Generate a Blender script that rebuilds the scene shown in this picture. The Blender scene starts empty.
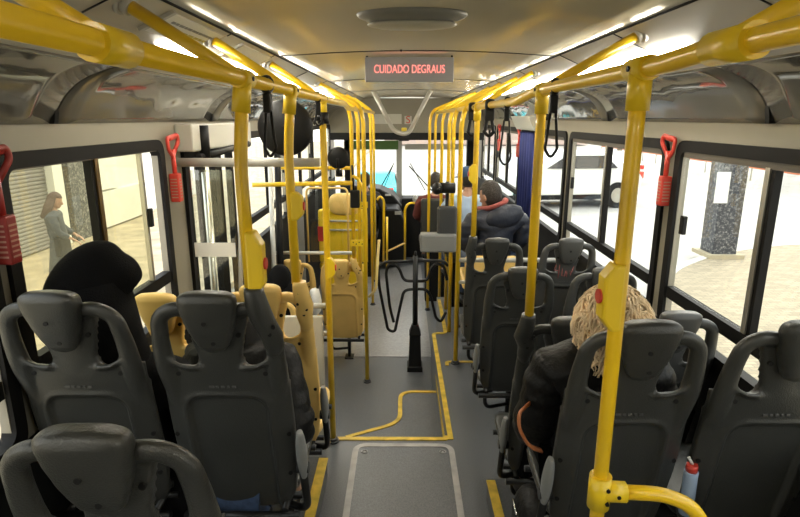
import bpy, bmesh, math, random
from mathutils import Vector, Matrix, Euler, noise
random.seed(7)
PI = math.pi
SC = bpy.context.scene
COL = SC.collection
H = 1.95                       # eye height above the rear aisle floor
TH = math.radians(14.08)       # downward pitch of the camera
FPX = 560.0

# ------------------------------------------------------------------ materials
def mat(name, col, rough=0.5, metal=0.0, spec=0.5, coat=0.0, noise_amt=0.0, noise_scale=20, bump=0.0, bump_scale=60,
        emit=None, estr=0.0, stretch=None):
    m = bpy.data.materials.new(name); m.use_nodes = True
    nt = m.node_tree; b = nt.nodes['Principled BSDF']
    b.inputs['Base Color'].default_value = (*col, 1)
    b.inputs['Roughness'].default_value = rough
    b.inputs['Metallic'].default_value = metal
    b.inputs['Specular IOR Level'].default_value = spec
    b.inputs['Coat Weight'].default_value = coat
    tc = nt.nodes.new('ShaderNodeTexCoord')
    vec = tc.outputs['Object']
    if stretch:
        mp = nt.nodes.new('ShaderNodeMapping'); mp.inputs['Scale'].default_value = stretch
        nt.links.new(vec, mp.inputs['Vector']); vec = mp.outputs['Vector']
    if noise_amt:
        n = nt.nodes.new('ShaderNodeTexNoise'); n.inputs['Scale'].default_value = noise_scale; n.inputs['Detail'].default_value = 5
        nt.links.new(vec, n.inputs['Vector'])
        r = nt.nodes.new('ShaderNodeValToRGB')
        r.color_ramp.elements[0].position = .3; r.color_ramp.elements[1].position = .7
        r.color_ramp.elements[0].color = (*[c * (1 - noise_amt) for c in col], 1)
        r.color_ramp.elements[1].color = (*[min(1, c * (1 + noise_amt)) for c in col], 1)
        nt.links.new(n.outputs['Fac'], r.inputs['Fac']); nt.links.new(r.outputs['Color'], b.inputs['Base Color'])
    if bump:
        n2 = nt.nodes.new('ShaderNodeTexNoise'); n2.inputs['Scale'].default_value = bump_scale; n2.inputs['Detail'].default_value = 3
        nt.links.new(vec, n2.inputs['Vector'])
        bp = nt.nodes.new('ShaderNodeBump'); bp.inputs['Strength'].default_value = bump; bp.inputs['Distance'].default_value = .02
        nt.links.new(n2.outputs['Fac'], bp.inputs['Height']); nt.links.new(bp.outputs['Normal'], b.inputs['Normal'])
    if emit:
        b.inputs['Emission Color'].default_value = (*emit, 1); b.inputs['Emission Strength'].default_value = estr
    return m

def glass_mat(name, tint=(1, 1, 1), gloss=0.07, dirt=0.0, dirtcol=(.6, .55, .35)):
    m = bpy.data.materials.new(name); m.use_nodes = True
    nt = m.node_tree; nt.nodes.clear()
    out = nt.nodes.new('ShaderNodeOutputMaterial')
    tr = nt.nodes.new('ShaderNodeBsdfTransparent'); tr.inputs['Color'].default_value = (*tint, 1)
    gl = nt.nodes.new('ShaderNodeBsdfGlossy'); gl.inputs['Roughness'].default_value = .02
    mx = nt.nodes.new('ShaderNodeMixShader'); mx.inputs['Fac'].default_value = gloss
    nt.links.new(tr.outputs[0], mx.inputs[1]); nt.links.new(gl.outputs[0], mx.inputs[2])
    last = mx
    if dirt:
        df = nt.nodes.new('ShaderNodeBsdfTranslucent'); df.inputs['Color'].default_value = (*dirtcol, 1)
        n = nt.nodes.new('ShaderNodeTexNoise'); n.inputs['Scale'].default_value = 6; n.inputs['Detail'].default_value = 6
        tc = nt.nodes.new('ShaderNodeTexCoord'); nt.links.new(tc.outputs['Object'], n.inputs['Vector'])
        mr = nt.nodes.new('ShaderNodeMapRange'); mr.inputs[1].default_value = .3; mr.inputs[2].default_value = .75
        mr.inputs[3].default_value = dirt * .4; mr.inputs[4].default_value = dirt
        nt.links.new(n.outputs['Fac'], mr.inputs[0])
        m2 = nt.nodes.new('ShaderNodeMixShader'); nt.links.new(mr.outputs[0], m2.inputs['Fac'])
        nt.links.new(mx.outputs[0], m2.inputs[1]); nt.links.new(df.outputs[0], m2.inputs[2]); last = m2
    nt.links.new(last.outputs[0], out.inputs['Surface'])
    return m

M = {}
M['yellow'] = mat('yellow_paint', (.86, .55, .016), .30, coat=.2, noise_amt=.07, noise_scale=7, bump=.05, bump_scale=14)
M['yellow_cast'] = mat('yellow_cast_plastic', (.84, .58, .018), .36, coat=.1)
M['yellow_line'] = mat('yellow_floor_edge', (.62, .43, .05), .5, noise_amt=.3, noise_scale=14)
M['seat_dark'] = mat('charcoal_seat_plastic', (.038, .039, .036), .30, spec=.5, bump=.18, bump_scale=260, noise_amt=.12, noise_scale=5)
M['seat_lit'] = mat('lit_seat_plastic', (.075, .076, .073), .34, spec=.4, bump=.15, bump_scale=260)  # charcoal plastic with window light painted in as a paler tone; also maker's mark
M['seat_yellow'] = mat('yellow_seat_plastic', (.80, .54, .17), .40, bump=.12, bump_scale=260, noise_amt=.08, noise_scale=5)
M['black'] = mat('black_plastic', (.007, .007, .007), .5, spec=.25)
M['black_metal'] = mat('black_metal_tube', (.012, .012, .012), .35, spec=.35)
M['rubber'] = mat('black_window_rubber', (.009, .0085, .008), .6, spec=.15)
M['frame_brown'] = mat('smoked_window_rail', (.085, .072, .055), .45)
M['alu'] = mat('anodised_metal', (.42, .40, .34), .35, metal=.7)
M['bronze'] = mat('bronze_mullion', (.14, .085, .025), .3, metal=.5)
M['grey_metal'] = mat('light_grey_metal', (.45, .44, .40), .4)
M['chrome'] = mat('chrome', (.8, .8, .8), .12, metal=1)
M['grey_box'] = mat('grey_validator_plastic', (.22, .225, .22), .45)
M['red'] = mat('red_plastic', (.62, .055, .035), .4)
M['darkred'] = mat('dark_red_plastic', (.28, .02, .015), .4)
M['blue'] = mat('blue_curtain_cloth', (.012, .022, .14), .8, noise_amt=.25, noise_scale=6)
M['floor'] = mat('speckled_rubber_floor', (.125, .132, .142), .34, noise_amt=.28, noise_scale=160, bump=.12, bump_scale=300)
M['riser'] = mat('dark_step_riser', (.055, .058, .062), .5)
M['hatchline'] = mat('grey_hatch_trim', (.36, .35, .34), .4, noise_amt=.2, noise_scale=12)
M['wall'] = mat('beige_wall_panel', (.27, .25, .195), .4, noise_amt=.05, noise_scale=4)
M['wall_low'] = mat('black_lower_wall', (.010, .010, .010), .6, spec=.2)
M['platform'] = mat('grey_platform', (.075, .08, .085), .5, noise_amt=.2, noise_scale=120)
M['lightpanel'] = mat('pale_panel', (.55, .54, .47), .45)
M['white'] = mat('white_plastic', (.75, .75, .70), .4)
M['glass'] = glass_mat('window_glass', (.97, .98, .96), .06)
M['glass_dirty'] = glass_mat('dirty_window_glass', (.86, .85, .72), .06, .06, (.9, .85, .62))
M['skin'] = mat('skin', (.42, .23, .15), .5)
M['hair_dark'] = mat('dark_hair', (.02, .014, .01), .5, bump=.6, bump_scale=120)
M['hair_brown'] = mat('brown_hair', (.07, .028, .018), .5, bump=.6, bump_scale=80)
M['blond'] = mat('blond_fur', (.72, .54, .34), .85, noise_amt=.45, noise_scale=11)
M['cloth_black'] = mat('black_cloth', (.006, .006, .0065), .9, spec=.1, bump=.3, bump_scale=200)
M['screen'] = mat('dark_grey_screen', (.05, .053, .055), .3)
M['puffer'] = mat('black_puffer_nylon', (.007, .0068, .0066), .5, spec=.22, bump=.3, bump_scale=40)
M['jean'] = mat('blue_denim', (.035, .06, .12), .8, noise_amt=.3, noise_scale=60)
M['navy'] = mat('navy_jacket', (.014, .018, .032), .55, bump=.3, bump_scale=30)
M['hood_lining'] = mat('pink_red_lining', (.30, .07, .06), .8)
M['maroon'] = mat('maroon_cloth', (.11, .02, .015), .8)
M['darkgrey_cloth'] = mat('dark_grey_cloth', (.045, .04, .042), .8)
M['blue_cap'] = mat('blue_cap_cloth', (.03, .07, .16), .8)
M['pale_blue'] = mat('pale_blue_cloth', (.35, .45, .6), .8)
M['dress'] = mat('grey_blue_dress', (.05, .058, .075), .8)
M['tan'] = mat('tan_leather', (.42, .14, .045), .5)
M['lens'] = mat('black_lens', (.006, .006, .007), .12)

# ceiling: satin laminate
def ceiling_mat():
    m = mat('ceiling_laminate', (.72, .66, .51), .27, metal=.45, spec=.6)
    nt = m.node_tree; b = nt.nodes['Principled BSDF']
    tc = nt.nodes.new('ShaderNodeTexCoord'); mp = nt.nodes.new('ShaderNodeMapping'); mp.inputs['Scale'].default_value = (2.2, .35, 1)
    nt.links.new(tc.outputs['Object'], mp.inputs[0])
    n = nt.nodes.new('ShaderNodeTexNoise'); n.inputs['Scale'].default_value = 1.6; n.inputs['Detail'].default_value = 2
    nt.links.new(mp.outputs[0], n.inputs['Vector'])
    bp = nt.nodes.new('ShaderNodeBump'); bp.inputs['Strength'].default_value = .5; bp.inputs['Distance'].default_value = .05
    nt.links.new(n.outputs['Fac'], bp.inputs['Height']); nt.links.new(bp.outputs[0], b.inputs['Normal'])
    return m
M['ceiling'] = ceiling_mat()
M['strip'] = mat('cove_strip', (.46, .43, .35), .35)
def gloss_panel():
    m = mat('glossy_cove_panel', (.17, .165, .145), .10, spec=.9, coat=.8)
    nt = m.node_tree; b = nt.nodes['Principled BSDF']
    tc = nt.nodes.new('ShaderNodeTexCoord')
    n = nt.nodes.new('ShaderNodeTexNoise'); n.inputs['Scale'].default_value = 2.4; n.inputs['Detail'].default_value = 1.5
    nt.links.new(tc.outputs['Object'], n.inputs['Vector'])
    bp = nt.nodes.new('ShaderNodeBump'); bp.inputs['Strength'].default_value = .28; bp.inputs['Distance'].default_value = .05
    nt.links.new(n.outputs['Fac'], bp.inputs['Height']); nt.links.new(bp.outputs[0], b.inputs['Normal'])
    nt.links.new(bp.outputs[0], b.inputs['Coat Normal'])
    return m
M['gloss'] = gloss_panel()
M['lamp'] = mat('lamp_diffuser', (.9, .9, .85), .4, emit=(1, .94, .80), estr=28)
M['led'] = mat('red_led', (.8, .2, .2), .4, emit=(1, .26, .22), estr=.75)
M['led_board'] = mat('grey_led_board', (.27, .27, .28), .35)

# ------------------------------------------------------------------ mesh helpers
def V(*a): return Vector(a)
def fillet(pts, r, n=6):
    pts = [Vector(p) for p in pts]
    if len(pts) < 3 or r <= 0: return pts
    out = [pts[0]]
    for i in range(1, len(pts) - 1):
        p, a, b = pts[i], pts[i - 1], pts[i + 1]
        da, db = (a - p), (b - p)
        la, lb = da.length, db.length
        rr = min(r, la * .49, lb * .49)
        if rr < 1e-5: out.append(p); continue
        s, e = p + da / la * rr, p + db / lb * rr
        for k in range(n + 1):
            t = k / n
            out.append(s * (1 - t) ** 2 + p * 2 * t * (1 - t) + e * t ** 2)
    out.append(pts[-1])
    return out

class MB:
    def __init__(s): s.bm = bmesh.new(); s.mi = 0
    def _f(s, vs):
        try:
            f = s.bm.faces.new(vs); f.material_index = s.mi; f.smooth = True; return f
        except ValueError: return None
    def box(s, c, d, rot=None, flat=True):
        c = Vector(c); hx, hy, hz = d[0] / 2, d[1] / 2, d[2] / 2
        R = Euler(rot).to_matrix() if rot else Matrix.Identity(3)
        v = [s.bm.verts.new(c + R @ Vector((x * hx, y * hy, z * hz))) for x in (-1, 1) for y in (-1, 1) for z in (-1, 1)]
        for q in ((0, 1, 3, 2), (4, 6, 7, 5), (0, 4, 5, 1), (2, 3, 7, 6), (0, 2, 6, 4), (1, 5, 7, 3)):
            f = s._f([v[i] for i in q])
            if f and flat: f.smooth = False
        return s
    def rings(s, rings, cap=True, closed=False):
        R = [[s.bm.verts.new(p) for p in r] for r in rings]
        n = len(R[0]); m = len(R)
        for i in range(m if closed else m - 1):
            a, b = R[i], R[(i + 1) % m]
            for k in range(n): s._f([a[k], a[(k + 1) % n], b[(k + 1) % n], b[k]])
        if cap and not closed:
            for r in (R[0][::-1], R[-1]):
                f = s._f(r)
                if f: f.smooth = False
        return s
    def tube(s, pts, r, seg=12, fil=0, cap=True, flat=None, closed=False):
        pts = fillet(pts, fil) if fil else [Vector(p) for p in pts]
        if not hasattr(r, '__len__'): r = [r] * len(pts)
        elif len(r) != len(pts):
            r0 = list(r); r = [r0[0] + (r0[-1] - r0[0]) * i / (len(pts) - 1) for i in range(len(pts))]
        n = len(pts); T = []
        for i in range(n):
            if closed: t = pts[(i + 1) % n] - pts[i - 1]
            else: t = pts[min(i + 1, n - 1)] - pts[max(i - 1, 0)]
            T.append(t.normalized() if t.length > 1e-9 else Vector((0, 0, 1)))
        up = Vector((0, 1, 0)) if abs(T[0].y) < .9 else Vector((1, 0, 0))
        N = (up - T[0] * up.dot(T[0])).normalized(); rr = []
        for i in range(n):
            N = (N - T[i] * N.dot(T[i])); N = N.normalized() if N.length > 1e-6 else Vector((1, 0, 0))
            B = T[i].cross(N)
            f1, f2 = flat if flat else (1, 1)
            rr.append([pts[i] + (N * math.cos(2 * PI * k / seg) * f1 + B * math.sin(2 * PI * k / seg) * f2) * r[i] for k in range(seg)])
        return s.rings(rr, cap, closed)
    def ell(s, c, r, seg=20, rg=12, rot=None, fn=None):
        c = Vector(c); R = Euler(rot).to_matrix() if rot else Matrix.Identity(3); rr = []
        for i in range(rg + 1):
            a = PI * i / rg; a = min(max(a, .02), PI - .02)
            ring = []
            for k in range(seg):
                b = 2 * PI * k / seg
                p = Vector((math.sin(a) * math.cos(b), math.sin(a) * math.sin(b), math.cos(a)))
                if fn: p = fn(p)
                ring.append(c + R @ Vector((p.x * r[0], p.y * r[1], p.z * r[2])))
            rr.append(ring)
        return s.rings(rr)
    def prism(s, poly, z0, z1):
        """poly: xy points, extruded in z"""
        a = [s.bm.verts.new((p[0], p[1], z0)) for p in poly]; b = [s.bm.verts.new((p[0], p[1], z1)) for p in poly]
        n = len(poly)
        for k in range(n):
            f = s._f([a[k], a[(k + 1) % n], b[(k + 1) % n], b[k]]); f.smooth = False
        for q in (a[::-1], b):
            f = s._f(q)
            if f: f.smooth = False
        return s
    def extr(s, poly, axis_vec, smooth=False):
        a = [s.bm.verts.new(p) for p in poly]; b = [s.bm.verts.new(Vector(p) + Vector(axis_vec)) for p in poly]
        n = len(poly)
        for k in range(n):
            f = s._f([a[k], a[(k + 1) % n], b[(k + 1) % n], b[k]]); f.smooth = smooth
        for q in (a[::-1], b):
            f = s._f(q)
            if f: f.smooth = False
        return s
    def ribbon(s, pts, w, t, fil=.05):
        """flat strip lying on a floor, path in 3-D, rectangular section"""
        pts = fillet(pts, fil); n = len(pts); rr = []
        for i in range(n):
            d = pts[min(i + 1, n - 1)] - pts[max(i - 1, 0)]; d.z = 0; d.normalize()
            q = Vector((-d.y, d.x, 0)) * w / 2
            rr.append([pts[i] - q, pts[i] + q, pts[i] + q + V(0, 0, t), pts[i] - q + V(0, 0, t)])
        s.rings(rr)
        for f in s.bm.faces: f.smooth = False
        return s
    def sheet(s, z0, z1, nz, nx, wfn, yfn, th):
        B, F = [], []
        for i in range(nz + 1):
            z = z0 + (z1 - z0) * i / nz; w = wfn(z); rb, rf = [], []
            for k in range(nx + 1):
                x = -w + 2 * w * k / nx; y = yfn(x, z, w)
                rb.append(V(x, y, z)); rf.append(V(x, y + th, z))
            B.append(rb + rf[::-1])
        return s.rings(B)
    def mesh(s, name):
        bmesh.ops.recalc_face_normals(s.bm, faces=s.bm.faces)
        me = bpy.data.meshes.new(name); s.bm.to_mesh(me); s.bm.free(); return me

def link(name, me, mats, parent=None, loc=None):
    o = bpy.data.objects.new(name, me); COL.objects.link(o)
    if mats is not None and not me.materials:
        for m_ in (mats if isinstance(mats, (list, tuple)) else [mats]): me.materials.append(m_)
    if parent: o.parent = parent
    if loc: o.location = loc
    return o
def build(mb, name, mats, parent=None, loc=None, bevel=0, seg=2):
    me = mb.mesh(name); o = link(name, me, mats, parent, loc)
    if bevel:
        b = o.modifiers.new('bevel', 'BEVEL'); b.width = bevel; b.segments = seg; b.limit_method = 'ANGLE'; b.angle_limit = .7
    return o
def tag(o, label=None, cat=None, group=None, kind=None):
    if label: o['label'] = label
    if cat: o['category'] = cat
    if group: o['group'] = group
    if kind: o['kind'] = kind
    return o
def struct(mb, name, mats, parent=None, bevel=0):
    o = build(mb, name, mats, parent, bevel=bevel)
    if not parent: o['kind'] = 'structure'
    return o
def empty(name, loc, rz=0):
    o = bpy.data.objects.new(name, None); COL.objects.link(o); o.empty_display_size = .05
    o.location = loc; o.rotation_euler = (0, 0, rz); return o
def thing(name, label, cat, loc=(0, 0, 0), rz=0, group=None):
    return tag(empty(name, loc, rz), label, cat, group)
def baked(me, mods):
    """evaluate modifiers on a mesh and return the resulting mesh"""
    o = bpy.data.objects.new('tmp', me); COL.objects.link(o)
    for kind, props in mods:
        md = o.modifiers.new('m', kind)
        for k, v in props.items(): setattr(md, k, v)
    bpy.context.view_layer.update()
    dg = bpy.context.evaluated_depsgraph_get()
    r = bpy.data.meshes.new_from_object(o.evaluated_get(dg))
    bpy.data.objects.remove(o)
    for p in r.polygons: p.use_smooth = True
    return r
def interp(tab, z):
    if z <= tab[0][0]: return tab[0][1]
    for (a, va), (b, vb) in zip(tab, tab[1:]):
        if z <= b:
            t = (z - a) / (b - a); t = t * t * (3 - 2 * t) * .5 + t * .5
            return va + (vb - va) * t
    return tab[-1][1]
def at(px, py, Y):
    v = (py - 258.5) / FPX
    d = Vector(((px - 403) / FPX, math.cos(TH) - math.sin(TH) * v, -math.sin(TH) - math.cos(TH) * v))
    t = Y / d.y
    return Vector((d.x * t, Y, d.z * t + H))
def W(x, y, z): return (x, y, z + H)      # height given relative to the eye

# ------------------------------------------------------------------ setting
XL, XR = -1.24, 1.36
Z_LOW = -2.42
def roof(z, y0, y1): pass
Y0, Y1 = -1.3, 10.3
CSEC_L = [(-.645, .31), (-.78, .25), (-.83, .225), (-.97, .175)]
CSEC_R = [(.785, .31), (.92, .25), (.97, .225), (1.11, .18)]
mb = MB()
pts = []
for i in range(13):
    x = -.645 + 1.43 * i / 12; u = (x - .07) / .715
    pts.append(V(x, Y0, H + .31 + .028 * (1 - u * u)))
pts += [V(.785, Y0, H + .36), V(-.645, Y0, H + .36)]
mb.extr(pts, (0, Y1 - Y0, 0), smooth=True)
struct(mb, 'ceiling', M['ceiling'])
# transverse joints and centre joints of the ceiling sheets (dark beads)
mb = MB()
for yy in (1.05, 3.05, 5.1, 7.1):
    for xa, xb in ((-.64, .78),):
        n = 14; prev = None
        P = []
        for i in range(n + 1):
            x = xa + (xb - xa) * i / n; u = (x - .07) / .715
            P.append(V(x, yy, H + .309 + .028 * (1 - u * u)))
        mb.tube(P, .004, 6)
for x in (-.645, .785):
    mb.tube([V(x, Y0, H + .309), V(x, Y1, H + .309)], .005, 6)
for yy in (.75, 1.46, 2.25, 2.99, 4.0, 5.0, 6.0, 7.0, 8.0):
    for (xa, za), (xb, zb) in ((CSEC_L[0], CSEC_L[1]), (CSEC_R[0], CSEC_R[1])):
        mb.tube([V(xa, yy, H + za), V(xb, yy, H + zb)], .0035, 6)
struct(mb, 'trim_1', M['black'])
def sec_strip(name, a, b, m, y0=Y0, y1=Y1, th=.02):
    mb = MB(); (xa, za), (xb, zb) = a, b
    d = V(xb - xa, 0, zb - za).normalized(); nrm = V(-d.z, 0, d.x)
    if nrm.z < 0: nrm = -nrm
    p = [V(xa, y0, H + za), V(xb, y0, H + zb)]
    mb.extr([p[0], p[1], p[1] + nrm * th, p[0] + nrm * th], (0, y1 - y0, 0))
    return struct(mb, name, m)
k = 2
for sec in (CSEC_L, CSEC_R):
    sec_strip('trim_%d' % k, sec[0], sec[1], M['strip']); k += 1
    sec_strip('trim_%d' % k, sec[1], sec[2], M['strip'], th=.03); k += 1
    sec_strip('trim_%d' % k, sec[2], sec[3], M['strip']); k += 1
# glossy curved cove panels, one per bay
def cove(xa, za, xb, zb, y0, y1, name):
    n = 12; nyy = 10; s = 1 if xb > xa else -1
    mb = MB(); rr = []
    for j in range(nyy + 1):
        y = y0 + .006 + (y1 - y0 - .012) * j / nyy
        v = 2 * j / nyy - 1
        ring = []
        for i in range(n + 1):
            t = i / n
            x = xa + (xb - xa) * t; z = za + (zb - za) * t
            bulge = math.sin(PI * t) * (.055 - .008 * v * v)
            ring.append(V(x + s * bulge * .7, y, H + z + bulge * .7))
        back = [p + V(s * .015, 0, .015) for p in ring[::-1]]
        rr.append(ring + back)
    mb.rings(rr)
    return struct(mb, name, M['gloss'])
for i in range(7):
    y0 = -1.3 + 1.66 * i
    cove(-.97, .175, -1.235, -.02, y0, y0 + 1.66, 'trim_%d' % k); k += 1
    cove(1.11, .18, 1.355, -.02, y0 + .1, y0 + 1.76, 'trim_%d' % k); k += 1
mb = MB()
for i in range(7):
    y0 = -1.3 + 1.66 * i
    mb.extr([V(-.96, y0 - .012, H + .20), V(-1.26, y0 - .012, H + .20), V(-1.26, y0 - .012, H - .02), V(-1.22, y0 - .012, H - .02), V(-1.20, y0 - .012, H + .07), V(-1.08, y0 - .012, H + .16)], (0, .024, 0))
    mb.extr([V(1.10, y0 + .088, H + .20), V(1.39, y0 + .088, H + .20), V(1.39, y0 + .088, H - .02), V(1.335, y0 + .088, H - .02), V(1.32, y0 + .088, H + .07), V(1.2, y0 + .088, H + .165)], (0, .024, 0))
struct(mb, 'trim_%d' % k, M['black']); k += 1

# side walls: header, pillars, lower wall, with the window openings left out
LWIN = [(-1.1, -.05), (.10, 1.58), (1.74, 2.86), (4.42, 5.9), (6.05, 7.6), (7.8, 9.6)]
RWIN = [(-1.1, .55), (.72, 2.76), (2.96, 4.58), (4.78, 6.46), (6.68, 8.2), (8.45, 9.7)]
ZT, ZS = -.11, -1.03
LDOOR = (3.16, 4.30)
def wall(side, X, wins, door=None):
    s = -1 if side == 'left' else 1
    mb = MB(); xc = X + s * .015
    def b(y0, y1, z0, z1, mi, xo=0, th=.03):
        mb.mi = mi; mb.box((xc + xo, (y0 + y1) / 2, H + (z0 + z1) / 2), (th, y1 - y0, z1 - z0))
    b(Y0, Y1, ZT, .2, 0)
    spans = [(w[0], w[1]) for w in wins]
    if door: spans.append(door)
    spans.sort(); prev = Y0
    for (a, c) in spans:
        if a > prev + .005: b(prev, a, ZS, ZT, 0)
        prev = c
    if prev < Y1: b(prev, Y1, ZS, ZT, 0)
    prev = Y0
    for (a, c) in ([door] if door else []):
        b(prev, a, -2.6, ZS, 1); prev = c
    b(prev, Y1, -2.6, ZS, 1)
    struct(mb, 'wall_' + side, [M['wall'], M['wall_low']])
    # door lintel is the header; sill ledge
wall('left', XL, LWIN, LDOOR); wall('right', XR, RWIN)
mb = MB(); mb.mi = 0
mb.box((.06, Y0 - .03, H - 1.2), (2.8, .06, 3.2)); struct(mb, 'wall_rear', M['wall'])

def window(n, side, y0, y1, slide=None, dirty=False):
    X = XL if side == 'left' else XR; s = 1 if side == 'left' else -1   # s points inward
    root = empty('window_%d' % n, (X, (y0 + y1) / 2, H + ZS)); root['kind'] = 'structure'
    o = Vector(root.location); ym = (y0 + y1) / 2
    L = lambda x, y, z: Vector(W(x, y, z)) - o
    r = .07
    loop = lambda a, b, zt, zb, rr: fillet2([(a, zb), (b, zb), (b, zt), (a, zt)], rr)
    def fillet2(P, rr):
        out = []; n_ = len(P)
        for i in range(n_):
            p = Vector((0, P[i][0], P[i][1])); a = Vector((0, *P[i - 1])); b = Vector((0, *P[(i + 1) % n_]))
            s1 = p + (a - p).normalized() * rr; e1 = p + (b - p).normalized() * rr
            for kx in range(6):
                t = kx / 5; out.append(s1 * (1 - t) ** 2 + p * 2 * t * (1 - t) + e1 * t ** 2)
        return out
    def ringframe(a, b, zt, zb, rr, wdt, x0, x1, m, name):
        out = fillet2([(a, zb), (b, zb), (b, zt), (a, zt)], rr)
        inn = fillet2([(a + wdt, zb + wdt), (b - wdt, zb + wdt), (b - wdt, zt - wdt), (a + wdt, zt - wdt)], max(.01, rr - wdt * .6))
        mb = MB(); R = []
        for p, q in zip(out, inn):
            R.append([L(x0, p.y, p.z), L(x1, p.y, p.z), L(x1, q.y, q.z), L(x0, q.y, q.z)])
        mb.rings(R, closed=True)
        for f in mb.bm.faces: f.smooth = False
        return build(mb, name, m, root)
    ringframe(y0 - .055, y1 + .055, ZT + .006, ZS - .02, .08, .052, X - s * .032, X + s * .016, M['rubber'], 'window_frame')
    zr = -.812 if side == 'left' else -.86; zg = -.155 if side == 'left' else -.178; zm = (zr + .03 + zg) / 2; hg = zg - zr - .03; zq = (zr - .03 + ZS) / 2
    mb = MB()
    mb.box(L(X - s * .008, ym, zr), (.04, y1 - y0 - .03, .058)); build(mb, 'cross_rail', M['rubber'], root)
    mb = MB(); mb.box(L(X - s * .006, ym, zg + .014), (.03, y1 - y0 - .04, .04)); build(mb, 'top_rail', M['frame_brown'], root)
    # panes: lower fixed one, two sliding upper ones
    mb = MB(); mb.box(L(X - s * .02, ym, zq), (.006, y1 - y0 - .04, zr - .03 - ZS)); build(mb, 'glass_pane', M['glass'], root)
    if slide is None: slide = ym
    mb = MB(); mb.box(L(X - s * .028, (y0 + slide) / 2, zm), (.006, slide - y0 - .01, hg)); build(mb, 'glass_pane', M['glass_dirty'] if dirty else M['glass'], root)
    if dirty:
        mb = MB(); mb.box(L(X - s * .012, (slide + y1 - .19) / 2, zm), (.006, y1 - .19 - slide, hg)); build(mb, 'glass_pane', M['glass_dirty'], root)
        mb = MB(); mb.box(L(X - s * .005, y1 - .19, zm), (.02, .022, hg)); build(mb, 'pane_edge', M['alu'], root)
        mb = MB(); mb.box(L(X + s * .012, y1 - .175, -.47), (.02, .03, .09)); build(mb, 'latch', M['black'], root, bevel=.004)
    else:
        mb = MB(); mb.box(L(X - s * .012, (slide + y1) / 2, zm), (.006, y1 - slide - .01, hg)); build(mb, 'glass_pane', M['glass'], root)
        mb = MB(); mb.box(L(X + s * .012, y1 - .10, -.50), (.022, .035, .09)); build(mb, 'latch', M['black'], root, bevel=.004)
    mb = MB(); mb.box(L(X - s * .01, slide, zm), (.03, .022, hg)); build(mb, 'mullion', M['rubber'], root)
    mb = MB(); mb.box(L(X + s * .0, slide + .026, zm), (.022, .028, hg)); build(mb, 'mullion', M['bronze'] if side == 'left' else M['alu'], root)
wn = 1
for i, (a, b) in enumerate(LWIN):
    window(wn, 'left', a, b, slide=(2.24 if i == 2 else None), dirty=(i == 2)); wn += 1
for i, (a, b) in enumerate(RWIN):
    window(wn, 'right', a, b, slide=(2.07 if i == 1 else None)); wn += 1

# floors
def floor_slab(name, poly, ztop, th, m):
    mb = MB(); mb.prism(poly, H + ztop - th, H + ztop); return struct(mb, name, m)
floor_slab('floor', [(XL, Y0), (XR, Y0), (XR, 6.0), (.38, 6.0), (.38, 4.92), (.27, 4.92), (.285, 3.14), (XL, 3.14)], -1.95, .5, [M['floor']])
floor_slab('floor_front', [(XL, 3.0), (XR, 3.0), (XR, Y1), (XL, Y1)], Z_LOW, .12, M['floor'])
STEP = [(-.47, 3.10), (-.47, 3.50)] + [(p.x, p.y) for p in fillet([V(-.40, 3.52, 0), V(-.02, 3.72, 0), V(-.02, 4.22, 0), V(.29, 4.22, 0)], .12)] + [(.29, 3.10)]
floor_slab('floor_plate', [(-.9, 5.42), (.30, 5.42), (.30, 9.2), (-.9, 9.2)], Z_LOW + .004, .004, mat('pale_floor', (.30, .30, .30), .28, noise_amt=.15, noise_scale=40))  # paler, slightly mottled floor plate from the turnstile forward
floor_slab('floor_step', STEP, -2.185, .235, M['floor'])
floor_slab('floor_left', [(XL, Y0), (-.42, Y0), (-.42, 2.74), (XL, 2.74)], -1.82, .13, M['platform'])
floor_slab('floor_right', [(.44, Y0), (XR, Y0), (XR, 2.55), (.44, 2.55)], -1.82, .13, M['platform'])
# yellow nosings and strips
def nosing(path, z, w=.032, fil=.05, t=.006):
    global k
    mb = MB(); mb.ribbon([V(x, y, H + z + .0005) for x, y in path], w, t, fil); struct(mb, 'trim_%d' % k, M['yellow_line']); k += 1
nosing([(-.455, 3.125), (.27, 3.125), (.275, 3.16)], -1.95, .034, .01)
nosing([(.30, 3.12), (.285, 4.90), (.40, 4.90), (.40, 5.9)], -1.95, .034, .05)
nosing([(-.40, 3.52), (-.02, 3.72), (-.02, 4.20), (.28, 4.20)], -2.185, .032, .12)
nosing([(-.44, .3), (-.435, 2.72)], -1.82, .05, 0)
nosing([(.458, .3), (.455, 2.53)], -1.82, .045, 0)
nosing([(.36, 4.2), (.36, 4.27), (.75, 4.27)], -1.95, .028, .03)
# metal edge under the platform's yellow edge
mb = MB(); mb.box(W(.281, 4.0, -2.1), (.012, 1.76, .05)); struct(mb, 'trim_%d' % k, M['yellow_line']); k += 1
# floor hatch
hatch = thing('floor_hatch', 'grey floor hatch with rounded pale metal trim in the aisle', 'hatch', W(.005, 2.35, -1.95))
mb = MB(); mb.prism([(p.x, p.y) for p in fillet([V(-.29, -.7, 0), V(-.29, .70, 0), V(.29, .70, 0), V(.29, -.7, 0)], .07)], 0.0006, .004)
build(mb, 'hatch_cover', M['floor'], hatch)
mb = MB(); mb.ribbon([V(-.29, -.7, .001), V(-.29, .70, .001), V(.29, .70, .001), V(.29, -.7, .001)], .034, .007, .07)
build(mb, 'trim_strip', M['hatchline'], hatch)
for sx in (-1, 1):
    mb = MB(); mb.tube([V(.018 * math.cos(a * PI / 8), .014 * math.sin(a * PI / 8), 0) + V(sx * .235, .63, .006) for a in range(16)], .004, 6, closed=True)
    mb.ell((sx * .235, .63, .005), (.009, .009, .003), 10, 6)
    build(mb, 'hatch_screw', M['hatchline'], hatch)

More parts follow.
